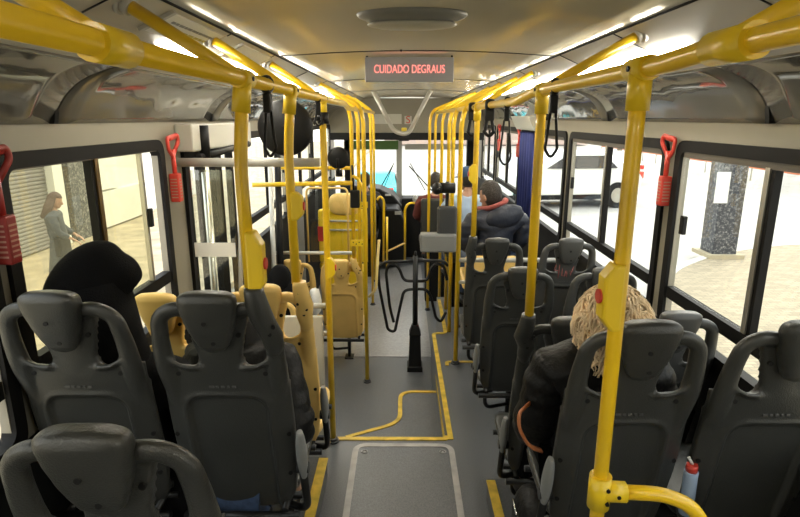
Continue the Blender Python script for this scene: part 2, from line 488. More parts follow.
# front end: header, band, dashboard, windscreen
mb = MB(); mb.mi = 0
mb.box(W(.06, 9.7, .0), (2.6, .1, .64)); mb.mi = 1; mb.box(W(.06, 9.64, -.30), (2.6, .03, .12))
struct(mb, 'wall_front_header', [M['wall'], M['black']])
mb = MB(); mb.box(W(.06, 10.3, -2.0), (2.6, .12, 1.1)); mb.box(W(-1.0, 10.3, -.8), (.12, .12, 1.4)); mb.box(W(1.22, 10.3, -.8), (.14, .12, 1.4))
struct(mb, 'wall_front', M['wall_low'])
wroot = empty('window_20', W(.06, 10.3, -1.4)); wroot['kind'] = 'structure'
mb = MB(); mb.box((0, 0, .55), (2.2, .01, 1.3)); build(mb, 'glass_pane', M['glass'], wroot)
mb = MB(); mb.box((-.13, -.03, .5), (.10, .05, 1.4)); build(mb, 'mullion', M['grey_metal'], wroot)
mb = MB(); mb.box((0, -.02, -.02), (2.2, .06, .07)); build(mb, 'bottom_seal', M['rubber'], wroot)
mb = MB(); mb.box((-.62, -.05, .93), (.95, .02, .16)); build(mb, 'sun_visor', mat('green_sunshade', (.07, .16, .03), .5), wroot)
mb = MB(); mb.box((.5, -.05, .90), (1.05, .02, .1)); build(mb, 'sun_visor', M['grey_metal'], wroot)
for x0, x1 in ((-.55, -.25), (.55, .05)):
    mb = MB(); mb.tube([V(x0, .06, .02), V(x1, .06, .55)], .012, 6); mb.tube([V(x0 + (x1 - x0) * .4, .07, .1), V(x1 + .02, .07, .6)], .008, 6); build(mb, 'wiper', M['black'], wroot)

# ------------------------------------------------------------------ seats
def y_shell(x, z, w):
    a = abs(x) / w
    y = .032 * a ** 3.2 + .014 * (z - .3) ** 2 * 4
    # recessed back panel with rounded top corners
    hx, ztop, r = .128, .49, .06
    qx, qz = abs(x) - (hx - r), z - (ztop - r)
    d = math.hypot(max(qx, 0), max(qz, 0)) + min(max(qx, qz), 0) - r
    t = max(0, min(1, (-d + .004) / .012))
    return y + .014 * t * t * (3 - 2 * t) - (.006 * math.exp(-((d - .008) / .008) ** 2))
def make_shell():
    mb = MB()
    wt = [(0, .145), (.02, .165), (.07, .186), (.18, .197), (.35, .203), (.50, .200), (.60, .194)]
    mb.sheet(0, .60, 90, 90, lambda z: interp(wt, z), y_shell, .028)
    st = [(.56, .105), (.60, .074), (.635, .066), (.70, .080), (.76, .096), (.81, .092)]
    mb.sheet(.56, .805, 14, 12, lambda z: interp(st, z), lambda x, z, w: .004 + .010 * (abs(x) / w) ** 2, .03)
    for s in (-1, 1):
        P = fillet([V(s * .160, .046, .44), V(s * .172, .020, .60), V(s * .172, .016, .68), V(s * .160, .012, .775), V(s * .115, .01, .805), V(s * .02, .014, .79)], .07)
        n = len(P)
        mb.tube(P, [.032 - .008 * min(1, max(0, (i / n - .1) * 2)) for i in range(n)], 14, flat=(.85, 1.0))
        mb.tube(fillet([V(s * .07, .004, .600), V(s * .11, .002, .602), V(s * .15, .004, .625)], .03), .009, 8)
    me = mb.mesh('shell_raw')
    me = baked(me, [('REMESH', dict(mode='VOXEL', voxel_size=.0062, use_smooth_shade=True)), ('SMOOTH', dict(factor=.5, iterations=3))])
    bm = bmesh.new(); bm.from_mesh(me)
    for v in bm.verts: v.co.y -= .20 * v.co.z
    k0 = len(bm.faces)
    # screw holes
    tmp = MB(); tmp.bm.free(); tmp.bm = bm; tmp.mi = 1
    for (x, z) in ((-.135, .575), (.135, .575), (-.070, .715), (.070, .715), (-.185, .33), (.185, .33), (-.175, .16), (.175, .16)):
        yy = (.013 if z > .6 else y_shell(x, z, interp(wt, z))) - .20 * z
        tmp.tube([V(x, yy - .0045 - (.004 if z > .6 else 0), z), V(x, yy + .006, z)], .0075, 10)
    # small embossed maker's mark
    tmp.mi = 2
    for i, ww in enumerate((.016, .010, .010, .006, .012)):
        x = -.036 + i * .0175
        yy = y_shell(x, .53, .2) - .2 * .53
        tmp.box((x, yy - .0015, .53), (ww, .003, .007))
    bmesh.ops.recalc_face_normals(bm, faces=bm.faces)
    me2 = bpy.data.meshes.new('shell'); bm.to_mesh(me2); bm.free()
    return me2
def make_headrest():
    tab = [(.668, .015), (.674, .032), (.69, .045), (.72, .057), (.76, .070), (.80, .080), (.83, .084), (.848, .082), (.858, .074), (.865, .056), (.868, .02)]
    dt = [(.668, .010), (.69, .022), (.74, .032), (.80, .036), (.84, .036), (.86, .028), (.871, .008)]
    mb = MB(); rr = []
    for i in range(34):
        z = .668 + .200 * (i / 33); w = interp(tab, z); d = interp(dt, z); ring = []
        for j in range(32):
            a = 2 * PI * j / 32; c, s = math.cos(a), math.sin(a); e = .62
            x = w * math.copysign(abs(c) ** e, c); y = d * math.copysign(abs(s) ** e, s)
            ring.append(V(x, y - .012 - .2 * z, z))
        rr.append(ring)
    mb.rings(rr)
    mb.mi = 1
    for (x, z) in ((-.006, .775), (0.008, .705)):
        mb.tube([V(x, -.051 - .2 * z + (.012 if z < .73 else 0), z), V(x, -.03 - .2 * z, z)], .0065, 10)
    for (x, z) in ((-.02, .70), (.03, .69)): pass
    return mb.mesh('headrest')
CACHE = {}
def cached(key, fn):
    if key not in CACHE: CACHE[key] = fn()
    return CACHE[key]
def seat(label, X, Ytop, Ztop, color, floor_z, arm=0, socket=None, group=None):
    """arm: side of the aisle (-1/+1) or 0; socket: local x of the grab pole that ends in the seat"""
    base = V(X, Ytop + .172, H + Ztop - .868)
    root = thing('bus_seat', label, 'seat', base, 0, group)
    m = {'d': M['seat_dark'], 'g': M['seat_lit'], 'y': M['seat_yellow']}[color]  # g: charcoal shell coloured lighter, as if lit by the windows
    scr = M['black']
    def shell():
        me = cached('raw_shell', make_shell).copy()
        for q in (m, scr, M['seat_lit'] if color != 'y' else m): me.materials.append(q)
        return me
    link('shell', cached('shell' + color, shell), None, root)
    def hd():
        me = cached('raw_head', make_headrest).copy()
        for q in (m, scr): me.materials.append(q)
        return me
    link('headrest', cached('head' + color, hd), None, root)
    def cush():
        mb = MB(); rr = []
        for i in range(11):
            t = i / 10; y = .03 + .40 * t; e = 1 - .12 * abs(2 * t - 1) ** 6; hh = .03 * (1 - .5 * abs(2 * t - 1) ** 8)
            ring = []
            for j in range(24):
                a = 2 * PI * j / 24; c, s = math.cos(a), math.sin(a)
                ring.append(V(.195 * e * math.copysign(abs(c) ** .4, c), y, .06 + .03 * t + hh * math.copysign(abs(s) ** .5, s) - .012 * (1 - abs(c)) * (s > 0)))
            rr.append(ring)
        mb.rings(rr); return mb.mesh('cushion')
    me = cached('cush' + color, cush)
    link('cushion', me, m, root)
    h = (H + Ztop - .868) - (H + floor_z)
    def frame():
        mb = MB()
        for y in (.06, .36): mb.tube([V(-.20, y, .02), V(.20, y, .02)], .014, 10)
        for x in (-.15, .15): mb.tube([V(x, -.02, .015), V(x, .40, .03)], .012, 10)
        mb.tube([V(-.20, -.02, -.005), V(.20, -.02, -.005)], .016, 10)
        return mb.mesh('seat_frame')
    link('seat_frame', cached('frame', frame), M['black_metal'], root)
    def leg():
        mb = MB()
        mb.tube([V(.03, .20, .01), V(.03, .20, -h + .01)], .018, 12)
        mb.tube([V(-.14, .1, .01), V(-.14, .1, -h * .55), V(.02, .19, -h * .62)], .013, 10, fil=.06)
        mb.box((.03, .20, -h + .006), (.09, .12, .012))
        return mb.mesh('leg')
    link('leg', cached('leg%.2f' % h, leg), M['black_metal'], root)
    if arm:
        ax = arm * .222
        def bracket():
            mb = MB(); mb.tube([V(arm * .10, .10, -.03), V(ax, .04, -.03), V(ax, -.03, .19)], .014, 10, fil=.06)
            mb.tube([V(ax - arm * .022, -.03, .195), V(ax + arm * .022, -.03, .195)], .02, 12)
            return mb.mesh('armrest_bracket')
        ab = link('armrest', cached('armb%d' % arm, bracket), M['black_metal'], root)
        def pad():
            mb = MB(); n = 14; rr = []
            for i in range(n + 1):
                t = i / n; e = max(.12, math.sin(PI * (.06 + .88 * t)) ** .4)
                c = V(ax + arm * .004, -.03 - .05 * t, .16 + .20 * t); r = []
                for j in range(16):
                    a = 2 * PI * j / 16
                    r.append(c + V(.018 * e * math.cos(a), .030 * e * math.sin(a), 0))
                rr.append(r)
            mb.rings(rr); return mb.mesh('armrest_pad')
        link('armrest_pad', cached('pad%d' % arm, pad), M['grey_box'], ab)
    if socket is not None:
        s = 1 if socket > 0 else -1
        def sock():
            mb = MB(); rr = []
            T = [(.875, socket, .027, .027, -.172), (.86, socket, .029, .029, -.172), (.82, socket + s * .004, .034, .033, -.164), (.77, socket + s * .014, .036, .034, -.150),
                 (.72, s * .168, .035, .032, -.137), (.68, s * .172, .030, .028, -.124), (.62, s * .172, .018, .02, -.105)]
            for z, x, rx, ry, y in T:
                rr.append([V(x + rx * math.cos(2 * PI * j / 18), y + ry * math.sin(2 * PI * j / 18), z) for j in range(18)])
            mb.rings(rr); mb.mi = 1
            for (z, x) in ((.83, socket), (.78, s * .15), (.73, s * .172), (.755, s * .185)):
                yy = -.172 + (.875 - z) * .25 - .036
                mb.tube([V(x, yy, z), V(x, yy + .01, z)], .006, 8)
            return mb.mesh('pole_socket')
        link('pole_socket', sock(), [m, scr], root)
    return root

# positions: (X, Y of headrest top, Z of headrest top relative to the eye)
seat('charcoal bus seat back nearest the camera, bottom left corner', -.56, .88, -.52, 'd', -1.82, arm=0)
seatA2 = seat('charcoal bus seat beside the left windows, just behind the person in the black hood', -1.01, 1.525, -.475, 'd', -1.82)
seatA1 = seat('charcoal left aisle seat with a black pole socket and armrest', -.56, 1.525, -.475, 'd', -1.82, arm=1, socket=.135)
seat('yellow bus seat next to the left windows, beyond the black hooded person', -1.01, 2.18, -.69, 'y', -1.95)
seat('yellow left aisle seat with the grab pole ending in its corner and an armrest', -.58, 2.18, -.65, 'y', -1.95, arm=1, socket=.16)
seat('pale yellow bus seat against the left wall in the low front area', -1.03, 5.05, -1.27, 'y', Z_LOW)
seatE = seat('pale yellow bus seat standing beside the turnstile on a black leg', -.585, 5.05, -1.27, 'y', Z_LOW, socket=.125)
seatD = seat('yellow bus seat holding the far passenger in a black hood', -1.0, 4.0, -1.30, 'y', Z_LOW)
seat('charcoal right aisle seat just beyond the large yellow pole, nearest on the right', .70, 1.49, -.547, 'd', -1.82, arm=-1)
seat('charcoal seat at the right edge of the picture, under the big window', 1.15, 1.49, -.547, 'd', -1.82)
seat('charcoal right aisle seat with a pole socket, next to the blond furry hood', .68, 2.13, -.77, 'd', -1.95, arm=-1, socket=-.175)
seat('charcoal seat painted as lit, by the right windows, second from the camera', 1.15, 2.20, -.77, 'g', -1.95)
seat('charcoal right aisle seat, third from the camera, with a black leg on the floor', .67, 3.02, -.80, 'd', -1.95, arm=-1)
seat('window seat painted as lit, half hidden behind the large yellow pole, third on the right', 1.14, 3.02, -.80, 'g', -1.95)
seat('charcoal aisle seat right behind the man in the navy jacket', .645, 3.75, -.79, 'd', -1.95, socket=-.165)
seatG = seat('charcoal right window seat painted as lit, with red marker scribbles on its back', 1.15, 3.75, -.79, 'g', -1.95)
# the scribble
m_red_ink = mat('red_marker_ink', (.45, .12, .11), .6)
mb = MB()
def stroke(pts):
    P = []
    for x, z in pts: P.append(V(x, y_shell(x, min(z, .59), .2) - .2 * z - .003 + (.010 if z > .6 else 0), z))
    mb.tube(P, .0028, 6)
for pts in ([(-.075, .66), (-.085, .62), (-.045, .615)], [(-.05, .67), (-.055, .56)], [(-.03, .66), (-.03, .58), (-.01, .575), (0, .66)], [(.0, .66), (.005, .57)], [(.02, .65), (.03, .58), (.05, .66)]):
    stroke(pts)
go = build(mb, 'scribble', m_red_ink, seatG); go['label'] = 'red marker scribble'

# ------------------------------------------------------------------ grab poles and rails
def flange(mb, p, d, r=.034):
    d = Vector(d).normalized(); mb.tube([p, p + d * .012], r, 16); mb.tube([p + d * .01, p + d * .03], r * .75, 16)
def pole(label, x, y, zbot, ztop=None, hang=None, bulge=0, floor=False, button=None, joint=True, r=.018, smooth=False, group='yellow grab poles'):
    """vertical grab pole from zbot up to its joint at ztop, with a hanger tube running out to the ceiling strip"""
    root = thing('grab_pole', label, 'pole', W(x, y, zbot), 0, group)
    o = Vector(root.location)
    if ztop is None: ztop = .10
    s = -1 if x < 0 else 1
    mb = MB()
    if smooth:
        hx, hz = hang
        P = fillet([V(x, y, H + zbot), V(x + s * bulge, y, H + ztop - .10), V(x + s * .03, y, H + ztop + .015), V(hx, y, H + hz)], .12)
    else:
        P = fillet([V(x + s * bulge * .7, y, H + zbot), V(x + s * bulge, y, H - .12), V(x, y, H + ztop)], .08)
    mb.tube([p - o for p in P], r, 14)
    build(mb, 'tube', M['yellow'], root)
    if hang and not smooth:
        hx, hz = hang; mb = MB()
        mb.tube([V(x, y, H + ztop) - o, V(hx, y, H + hz) - o], r * .95, 14); build(mb, 'hanger_tube', M['yellow'], root)
    if hang:
        mb = MB(); p = V(hang[0], y, H + hang[1]) - o; flange(mb, p + V(s * .012, 0, .008), V(-s * .75, 0, -.45)); build(mb, 'flange', M['grey_metal'], root)
    if joint:
        mb = MB()
        mb.tube([V(x, y - .045, H + ztop) - o, V(x, y + .045, H + ztop) - o], r + .0075, 16)
        mb.tube([V(x, y, H + ztop + .005) - o, V(x + s * bulge * .5, y, H + ztop - .085) - o], r + .0065, 16)
        build(mb, 'joint', M['yellow_cast'], root)
        mb = MB()
        for dz in (0, ): mb.tube([V(x - s * .0265, y, H + ztop) - o, V(x - s * .030, y, H + ztop) - o], .006, 8)
        build(mb, 'joint_screw', M['black'], root)
    if floor:
        mb = MB(); flange(mb, V(0, 0, .001), (0, 0, 1), .036); build(mb, 'floor_flange', M['riser'], root)
    if button is not None:
        zc, hh, side = button
        bx = x + s * bulge * .7
        mb = MB()
        prof = [(-.004, -.5), (-.004, .5), (.020, .5), (.043, .30), (.043, -.30), (.020, -.5)]
        mb.extr([V(bx + side * px_, y - .026, H + zc + pz * hh) - o for px_, pz in prof], (0, .052, 0))
        bo = build(mb, 'stop_button_box', M['yellow_cast'], root, bevel=.007)
        mb = MB(); mb.tube([V(bx + side * .040, y, H + zc) - o, V(bx + side * .049, y, H + zc) - o], .017, 14)
        build(mb, 'button', M['red'], bo)
    return root
HL, HR = (-.705, .282), (.835, .287)
pole('yellow left pole with a stop button box, ending in the charcoal aisle seat', -.42, 1.535, -.475, .10, HL, .022, button=(-.40, .19, 1))
pole('yellow pole rising from the yellow left aisle seat, second on the left', -.42, 2.18, -.65, .10, HL, .02, button=(-.335, .11, 1))
pole('tall yellow pole standing at the left end of the yellow step edge', -.43, 3.09, -1.945, .10, (-.705, .282), .0, floor=True, button=(-.83, .12, 1), joint=True)
pole('yellow pole ending in the pale yellow seat beside the turnstile', -.455, 5.05, -1.27, .09, HL, smooth=True, joint=False)
pole('slim yellow pole close behind the round mirror, left of the turnstile', -.42, 5.35, -1.6, .09, HL, smooth=True, joint=False)
PT = pole('yellow pole standing on the low floor at the turnstile left side', -.335, 4.85, Z_LOW, .09, HL, smooth=True, joint=False, floor=True)
pole('yellow pole on the left beside the fare collector seat', -.40, 7.1, Z_LOW, .09, HL, smooth=True, joint=False, floor=True)
pole('yellow pole farthest away on the left, near the driver', -.42, 8.2, Z_LOW, .09, HL, smooth=True, joint=False, floor=True)
# right
PR = pole('large yellow pole nearest the camera on the right with a yellow button box', .50, 1.24, -1.80, .10, None, .0, button=(-.40, .16, -1), floor=True)
pole('yellow pole ending in the socket of the second right aisle seat', .505, 2.12, -.765, .10, HR, .0)
pole('yellow pole ending behind the head of the man in navy, holding a yellow box', .48, 3.74, -.78, .07, HR, .0, button=(-.36, .13, -1))
pole('yellow pole standing on the right platform edge beside the grey validator', .43, 4.24, -1.95, .07, HR, floor=True, smooth=True, joint=False)
pole('yellow pole just beyond the grey validator on the right', .435, 4.95, -1.95, .07, HR, smooth=True, joint=False)
pole('yellow pole left of the blue capped passenger', .45, 5.6, -1.95, .07, HR, smooth=True, joint=False)
pole('yellow pole beside the passenger in maroon', .45, 6.6, Z_LOW, .07, HR, smooth=True, joint=False, floor=True)
pole('yellow pole farthest forward on the right, near the front door', .45, 8.0, Z_LOW, .07, HR, smooth=True, joint=False, floor=True)
pole('yellow pole left of all the right poles, framing the windscreen', .32, 6.9, Z_LOW, .07, (.835, .287), smooth=True, joint=False, floor=True)

# long rails
t = thing('handrail', 'long yellow overhead handrail along the left of the aisle', 'handrail', W(-.42, 1.5, .10))
o = Vector(t.location)
mb = MB(); mb.tube([V(-.42, -.6, H + .10) - o, V(-.42, 4.2, H + .10) - o, V(-.42, 4.35, H + .075) - o, V(-.42, 8.2, H + .075) - o], .019, 14, fil=.05); build(mb, 'tube', M['yellow'], t)
mb = MB(); mb.tube([V(-.42, .80, H + .10) - o, V(-.42, .90, H + .10) - o], .027, 16); build(mb, 'joint', M['yellow_cast'], t)
mb = MB(); mb.tube([V(-.42, .85, H + .10) - o, V(-.705, .85, H + .282) - o], .018, 14); build(mb, 'hanger_tube', M['yellow'], t)
t = thing('handrail', 'long yellow overhead handrail along the right of the aisle, with a kink', 'handrail', W(.50, 1.5, .10))
o = Vector(t.location)
mb = MB(); mb.tube([V(.52, -.6, H + .112) - o, V(.52, 1.02, H + .112) - o, V(.50, 1.15, H + .10) - o, V(.50, 2.18, H + .10) - o, V(.487, 2.50, H + .07) - o, V(.46, 8.0, H + .07) - o], .019, 14, fil=.05); build(mb, 'tube', M['yellow'], t)
mb = MB(); mb.tube([V(.52, .88, H + .112) - o, V(.52, 1.0, H + .112) - o], .028, 16); build(mb, 'joint', M['yellow_cast'], t)
mb = MB(); mb.tube([V(.52, .98, H + .112) - o, V(.82, .98, H + .287) - o], .018, 14); build(mb, 'hanger_tube', M['yellow'], t)
mb = MB(); flange(mb, V(.835, .98, H + .295) - o, V(-.75, 0, -.45)); build(mb, 'flange', M['black'], t)
# branch tube low on the near right pole
o = Vector(PR.location)
j = at(603, 490, 1.24)
mb = MB(); mb.tube([V(.50, 1.24, j.z) - o, V(.66, 1.235, j.z - .005) - o, V(.735, 1.23, j.z - .035) - o, V(.80, 1.22, j.z - .14) - o, V(.82, 1.22, j.z - .5) - o], .0185, 14, fil=.06); build(mb, 'branch_tube', M['yellow'], PR)
mb = MB(); mb.tube([V(.50, 1.24, j.z - .045) - o, V(.50, 1.24, j.z + .045) - o], .0275, 16); mb.tube([V(.50, 1.24, j.z) - o, V(.565, 1.238, j.z - .002) - o], .0265, 16)
jo = build(mb, 'joint', M['yellow_cast'], PR)
for dx, dz in ((.012, .018), (.012, -.02), (.04, 0)):
    mb = MB(); mb.tube([V(.50 + dx, 1.24 - .030, j.z + dz) - o, V(.50 + dx, 1.24 - .022, j.z + dz) - o], .005, 8); build(mb, 'joint_screw', M['black'], jo)

# cross bars and barriers in the low area
def bar(name, label, cat, pts, r, m, fil=0, ends=None):
    mb = MB(); c = Vector(pts[0]); mb.tube([Vector(p) - c for p in pts], r, 12, fil=fil)
    o = build(mb, name, m, None, c); tag(o, label, cat); return o
bar('crossbar', 'wide grey metal bar running from the left wall over the step to the yellow pole', 'bar', [W(XL, 3.09, -.235), W(-.455, 3.09, -.235)], .024, M['grey_metal'])
bar('crossbar', 'yellow bar crossing above the pale yellow seats, lower of the two', 'bar', [at(252, 185, 4.6), at(352, 183, 4.85)], .019, M['yellow'])
bar('crossbar', 'thin yellow bar crossing from the left wall, upper of the two', 'bar', [at(276, 168, 5.3), at(352, 168, 5.3)], .017, M['yellow'])
bar('crossbar', 'pale grey bar in front of the headrests of the pale yellow seats', 'bar', [at(271, 253, 5.3), at(356, 253, 5.3)], .018, M['grey_metal'])
bar('bar_stub', 'short grey rod on the step pole, upper of two', 'bar', [at(304, 306, 3.12), at(327, 306, 3.12)], .017, M['grey_metal'])
bar('bar_stub', 'short grey rod on the step pole, lower of two', 'bar', [at(306, 333.5, 3.12), at(328, 333.5, 3.12)], .015, M['grey_metal'])
bar('crossbar', 'pale grey bar behind the charcoal seats near the man in navy, upper', 'bar', [at(459, 260, 4.24), W(XR, 4.24, at(459, 260, 4.24).z - H)], .019, M['grey_metal'])
bar('crossbar', 'pale grey bar behind the charcoal seats near the man in navy, lower', 'bar', [at(458, 282, 4.24), W(XR, 4.24, at(458, 282, 4.24).z - H)], .016, M['grey_metal'])
bar('upright_bar', 'white upright bar near the left windows in the low area', 'bar', [at(269, 140, 4.9), V(at(270, 240, 4.9).x, 4.9, H + Z_LOW)], .022, M['white'])
bar('upright_bar', 'slim grey upright bar left of the fare collector seat', 'bar', [at(353, 196, 5.6), at(354, 255, 5.6)], .013, M['grey_metal'])
bar('upright_bar', 'black upright bar between the big round mirror and the left windows', 'bar', [at(276, 120, 4.7), V(at(276, 240, 4.7).x, 4.7, H + Z_LOW)], .028, M['black'])
# perforated plates with the hand loop
t = thing('guard_plate', 'yellow perforated plates with a looped tube beside the turnstile pole', 'guard', W(-.40, 5.0, -1.0))
o = Vector(t.location)
for yy in (205, 243):
    c = at(359.5, yy, 5.0); mb = MB(); mb.mi = 0; mb.box(c - o, (.15, .02, .055)); mb.mi = 1
    for i in range(5): mb.tube([c - o + V(-.055 + .027 * i, -.014, .008 * (-1) ** i), c - o + V(-.055 + .027 * i, -.008, .008 * (-1) ** i)], .006, 8)
    build(mb, 'plate', [M['yellow_cast'], M['black']], t)
mb = MB(); P = [at(352, 176, 5.0), at(357, 178, 5.0), at(364, 190, 5.0), at(366, 215, 5.0), at(366.5, 262, 5.0)]
mb.tube([p - o for p in P], .015, 10, fil=.1); build(mb, 'tube', M['yellow'], t)
mb = MB(); P = [at(379, 240, 5.0), at(376, 290, 5.0), at(369, 297, 5.0)]
mb.tube([p - o for p in P], .013, 10, fil=.06); build(mb, 'side_loop', mat('cream_tube', (.72, .55, .2), .4), t)

# grey panel behind the yellow seats at the edge of the lower floor
mb = MB(); a = at(321, 316, 3.10); mb.box(((XL - .47) / 2, 3.10, (a.z + H + Z_LOW) / 2), (abs(XL + .47), .03, a.z - H - Z_LOW))
tag(build(mb, 'divider_panel', M['lightpanel'], bevel=.008), 'pale beige divider panel standing behind the yellow aisle seat', 'panel')

# left door
d = empty('door_1', W(XL, 3.16, Z_LOW)); d['kind'] = 'structure'
DH = -Z_LOW + ZT
def DB(name, y0, y1, z0, z1, m, x=0, th=.04):
    mb = MB(); mb.box((x, (y0 + y1) / 2, (z0 + z1) / 2), (th, y1 - y0, z1 - z0)); return build(mb, name, m, d)
for a, b in ((0.0, .07), (.5, .64), (1.07, 1.14)): DB('door_frame', a, b, 0, DH, M['rubber'])
for a, b in ((.07, .5), (.64, 1.07)):
    DB('door_frame', a, b, DH - .12, DH, M['rubber']); DB('door_frame', a, b, 0, .12, M['rubber']); DB('glass_pane', a, b, .12, DH - .12, M['glass'], 0, .006)
DB('door_post', .24, .32, 0, DH, M['rubber']); DB('door_post', .84, .90, 0, DH, M['rubber'])
mb = MB(); mb.tube([V(.07, .16, .5), V(.07, .16, DH - .2)], .02, 16); build(mb, 'handle', mat('satin_steel', (.8, .8, .78), .3, metal=.9), d)
t = thing('glass_partition', 'clear glass partition with a white band, under the wide grey bar by the left wall', 'partition', at(215, 300, 3.07))
o = Vector(t.location)
a, b = at(188, 170, 3.07), at(243, 330, 3.07)
mb = MB(); mb.box((a + b) / 2 - o, (b.x - a.x, .008, a.z - b.z)); build(mb, 'pane', glass_mat('partition_glass', (.86, .88, .84), .08), t)
a, b = at(194, 243, 3.06), at(236, 257, 3.06)
mb = MB(); mb.box((a + b) / 2 - o, (b.x - a.x, .003, a.z - b.z)); build(mb, 'white_band', M['white'], t)
a, b = at(240, 172, 3.07), at(241, 330, 3.07)
mb = MB(); mb.tube([a - o, b - o], .012, 10); build(mb, 'edge_profile', M['grey_metal'], t)
# door engine cover above the door
t = thing('door_mechanism', 'pale cover with black arms above the left door', 'door mechanism', W(XL, 3.7, -.1))
mb = MB(); mb.box((.05, 0, -.005), (.10, 1.2, .15)); build(mb, 'cover', M['lightpanel'], t, bevel=.01)
mb = MB(); mb.tube([V(.11, -.46, .06), V(.11, -.46, -.12)], .03, 10); build(mb, 'arm', M['black'], t)
mb = MB(); mb.tube([V(.10, -.55, -.115), V(.10, .5, -.085)], .022, 10); build(mb, 'arm', M['black'], t)

# lamps in the cove strips
n = 0
for (xa, za), (xb, zb), s, lab in (((-.78, .25), (-.83, .225), -1, 'left'), ((.92, .25), (.97, .225), 1, 'right')):
    for i in range(6):
        y = 2.60 + i * 1.4 if i < 5 else -.55
        mb = MB(); c = V((xa + xb) / 2, y, H + (za + zb) / 2 - .006)
        ang = math.atan2(zb - za, xb - xa)
        mb.box((0, 0, 0), (.044, 1.22, .012), (0, -ang, 0))
        names = ['nearest in view', 'second', 'third', 'fourth', 'farthest', 'rearmost, behind the viewer']
        tag(build(mb, 'ceiling_lamp', M['lamp'], None, c, bevel=.003), 'glowing strip lamp above the %s handrail, %s along the aisle' % (lab, names[i]), 'lamp', 'cove strip lamps')
# notice plates on the left strip
def plate(label, y, ln, printed=True):
    a = V(-.665, y, H + .30); b_ = V(-.765, y, H + .255); c = (a + b_) / 2; dirv = (b_ - a).normalized(); nr = V(dirv.z, 0, -dirv.x)
    if nr.z > 0: nr = -nr
    t = thing('notice_plate', label, 'notice', c + nr * .004)
    ang = math.atan2(dirv.z, dirv.x)
    mb = MB(); mb.box((0, 0, 0), (.105, ln, .006), (0, -ang, 0)); build(mb, 'plate', M['white'], t)
    for sg in (1, -1):
        mb = MB(); mb.box(V(0, sg * (ln / 2 + .01), 0), (.12, .02, .01), (0, -ang, 0)); build(mb, 'plate_clip', M['grey_metal'], t)
    if printed:
        for r_, m_ in ((-.02, M['grey_box']), (.008, mat('olive_print', (.45, .4, .05), .5))):
            mb = MB(); q = dirv * r_ + nr * .004
            yy = -ln * .4
            while yy < ln * .38:
                w = random.uniform(.02, .06); mb.box(q + V(0, yy + w / 2, 0), (.010, w * .8, .001), (0, -ang, 0)); yy += w
            build(mb, 'print', m_, t)
plate('pale notice plate with two printed lines above the left handrail', 1.98, .46)
plate('pale blank plate above the left handrail, beyond the printed one', 2.72, .5, False)

# overhead vent, sign
t = thing('roof_vent', 'long oval grey vent set in the ceiling above the sign', 'vent', W(.05, 1.95, .335))
c0 = at(412, 18, 1.95)
t.location = (c0.x, 2.0, H + .333)
mb = MB(); mb.ell((0, 0, 0), (.185, .11, .035), 36, 14); build(mb, 'bezel', M['grey_box'], t)
mb = MB(); mb.ell((0, .0, -.032), (.150, .070, .016), 36, 14); build(mb, 'lens', M['lightpanel'], t)
mb = MB(); mb.ell((.0, .42, .0), (.008, .008, .006), 12, 6); tag(build(mb, 'ceiling_sensor', M['black'], None, W(-.01, 2.6, .333)), 'tiny black sensor dot in the ceiling behind the sign reflection', 'sensor')
a = at(365, 57.5, 3.28); b_ = at(453, 82, 3.28)
cx, cz = (a.x + b_.x) / 2, (a.z + b_.z) / 2; sw, sh = b_.x - a.x, a.z - b_.z
t = thing('led_sign', 'grey electronic sign reading CUIDADO DEGRAUS hanging from the ceiling', 'sign', (cx, 3.28, cz))
mb = MB(); mb.box((0, 0, 0), (sw, .05, sh)); build(mb, 'housing', M['led_board'], t, bevel=.004)
def text_mesh(body, size, ext=.001):
    cu = bpy.data.curves.new('txt', 'FONT'); cu.body = body; cu.size = size; cu.align_x = 'CENTER'; cu.align_y = 'CENTER'; cu.extrude = ext; cu.offset = 0
    o_ = bpy.data.objects.new('txt', cu); COL.objects.link(o_); bpy.context.view_layer.update()
    me = bpy.data.meshes.new_from_object(o_.evaluated_get(bpy.context.evaluated_depsgraph_get())); bpy.data.objects.remove(o_); return me
me = text_mesh('CUIDADO DEGRAUS', .062)
xs = [v.co.x for v in me.vertices]; wdt = max(xs) - min(xs); want = (442 - 372) / 88 * sw
o_ = link('lettering', me, M['led'], t, (0, -.028, 0)); o_.rotation_euler = (PI / 2, 0, 0); o_.scale = (want / wdt, 1, 1)
o_['label'] = 'red lettering'
mb = MB()
for sx in (-1, 1): mb.tube([V(sx * sw * .48, 0, sh / 2), V(sx * sw * .48, 0, sh / 2 + .03)], .006, 8)
build(mb, 'bracket', M['black'], t)

# Y-shaped tube at the windscreen
t = thing('roof_brace', 'pale grey Y-shaped tube hanging before the windscreen', 'brace', W(0, 7.5, -.2))
o = Vector(t.location)
mb = MB(); mb.tube([at(370, 85, 7.5) - o, at(394, 132, 7.5) - o, at(408, 135, 7.5) - o, at(433, 85, 7.5) - o], .028, 12, fil=.12); build(mb, 'tube', M['grey_metal'], t)
mb = MB(); mb.box(at(404, 139, 7.5) - o, (.13, .04, .05)); build(mb, 'bracket', M['black'], t)
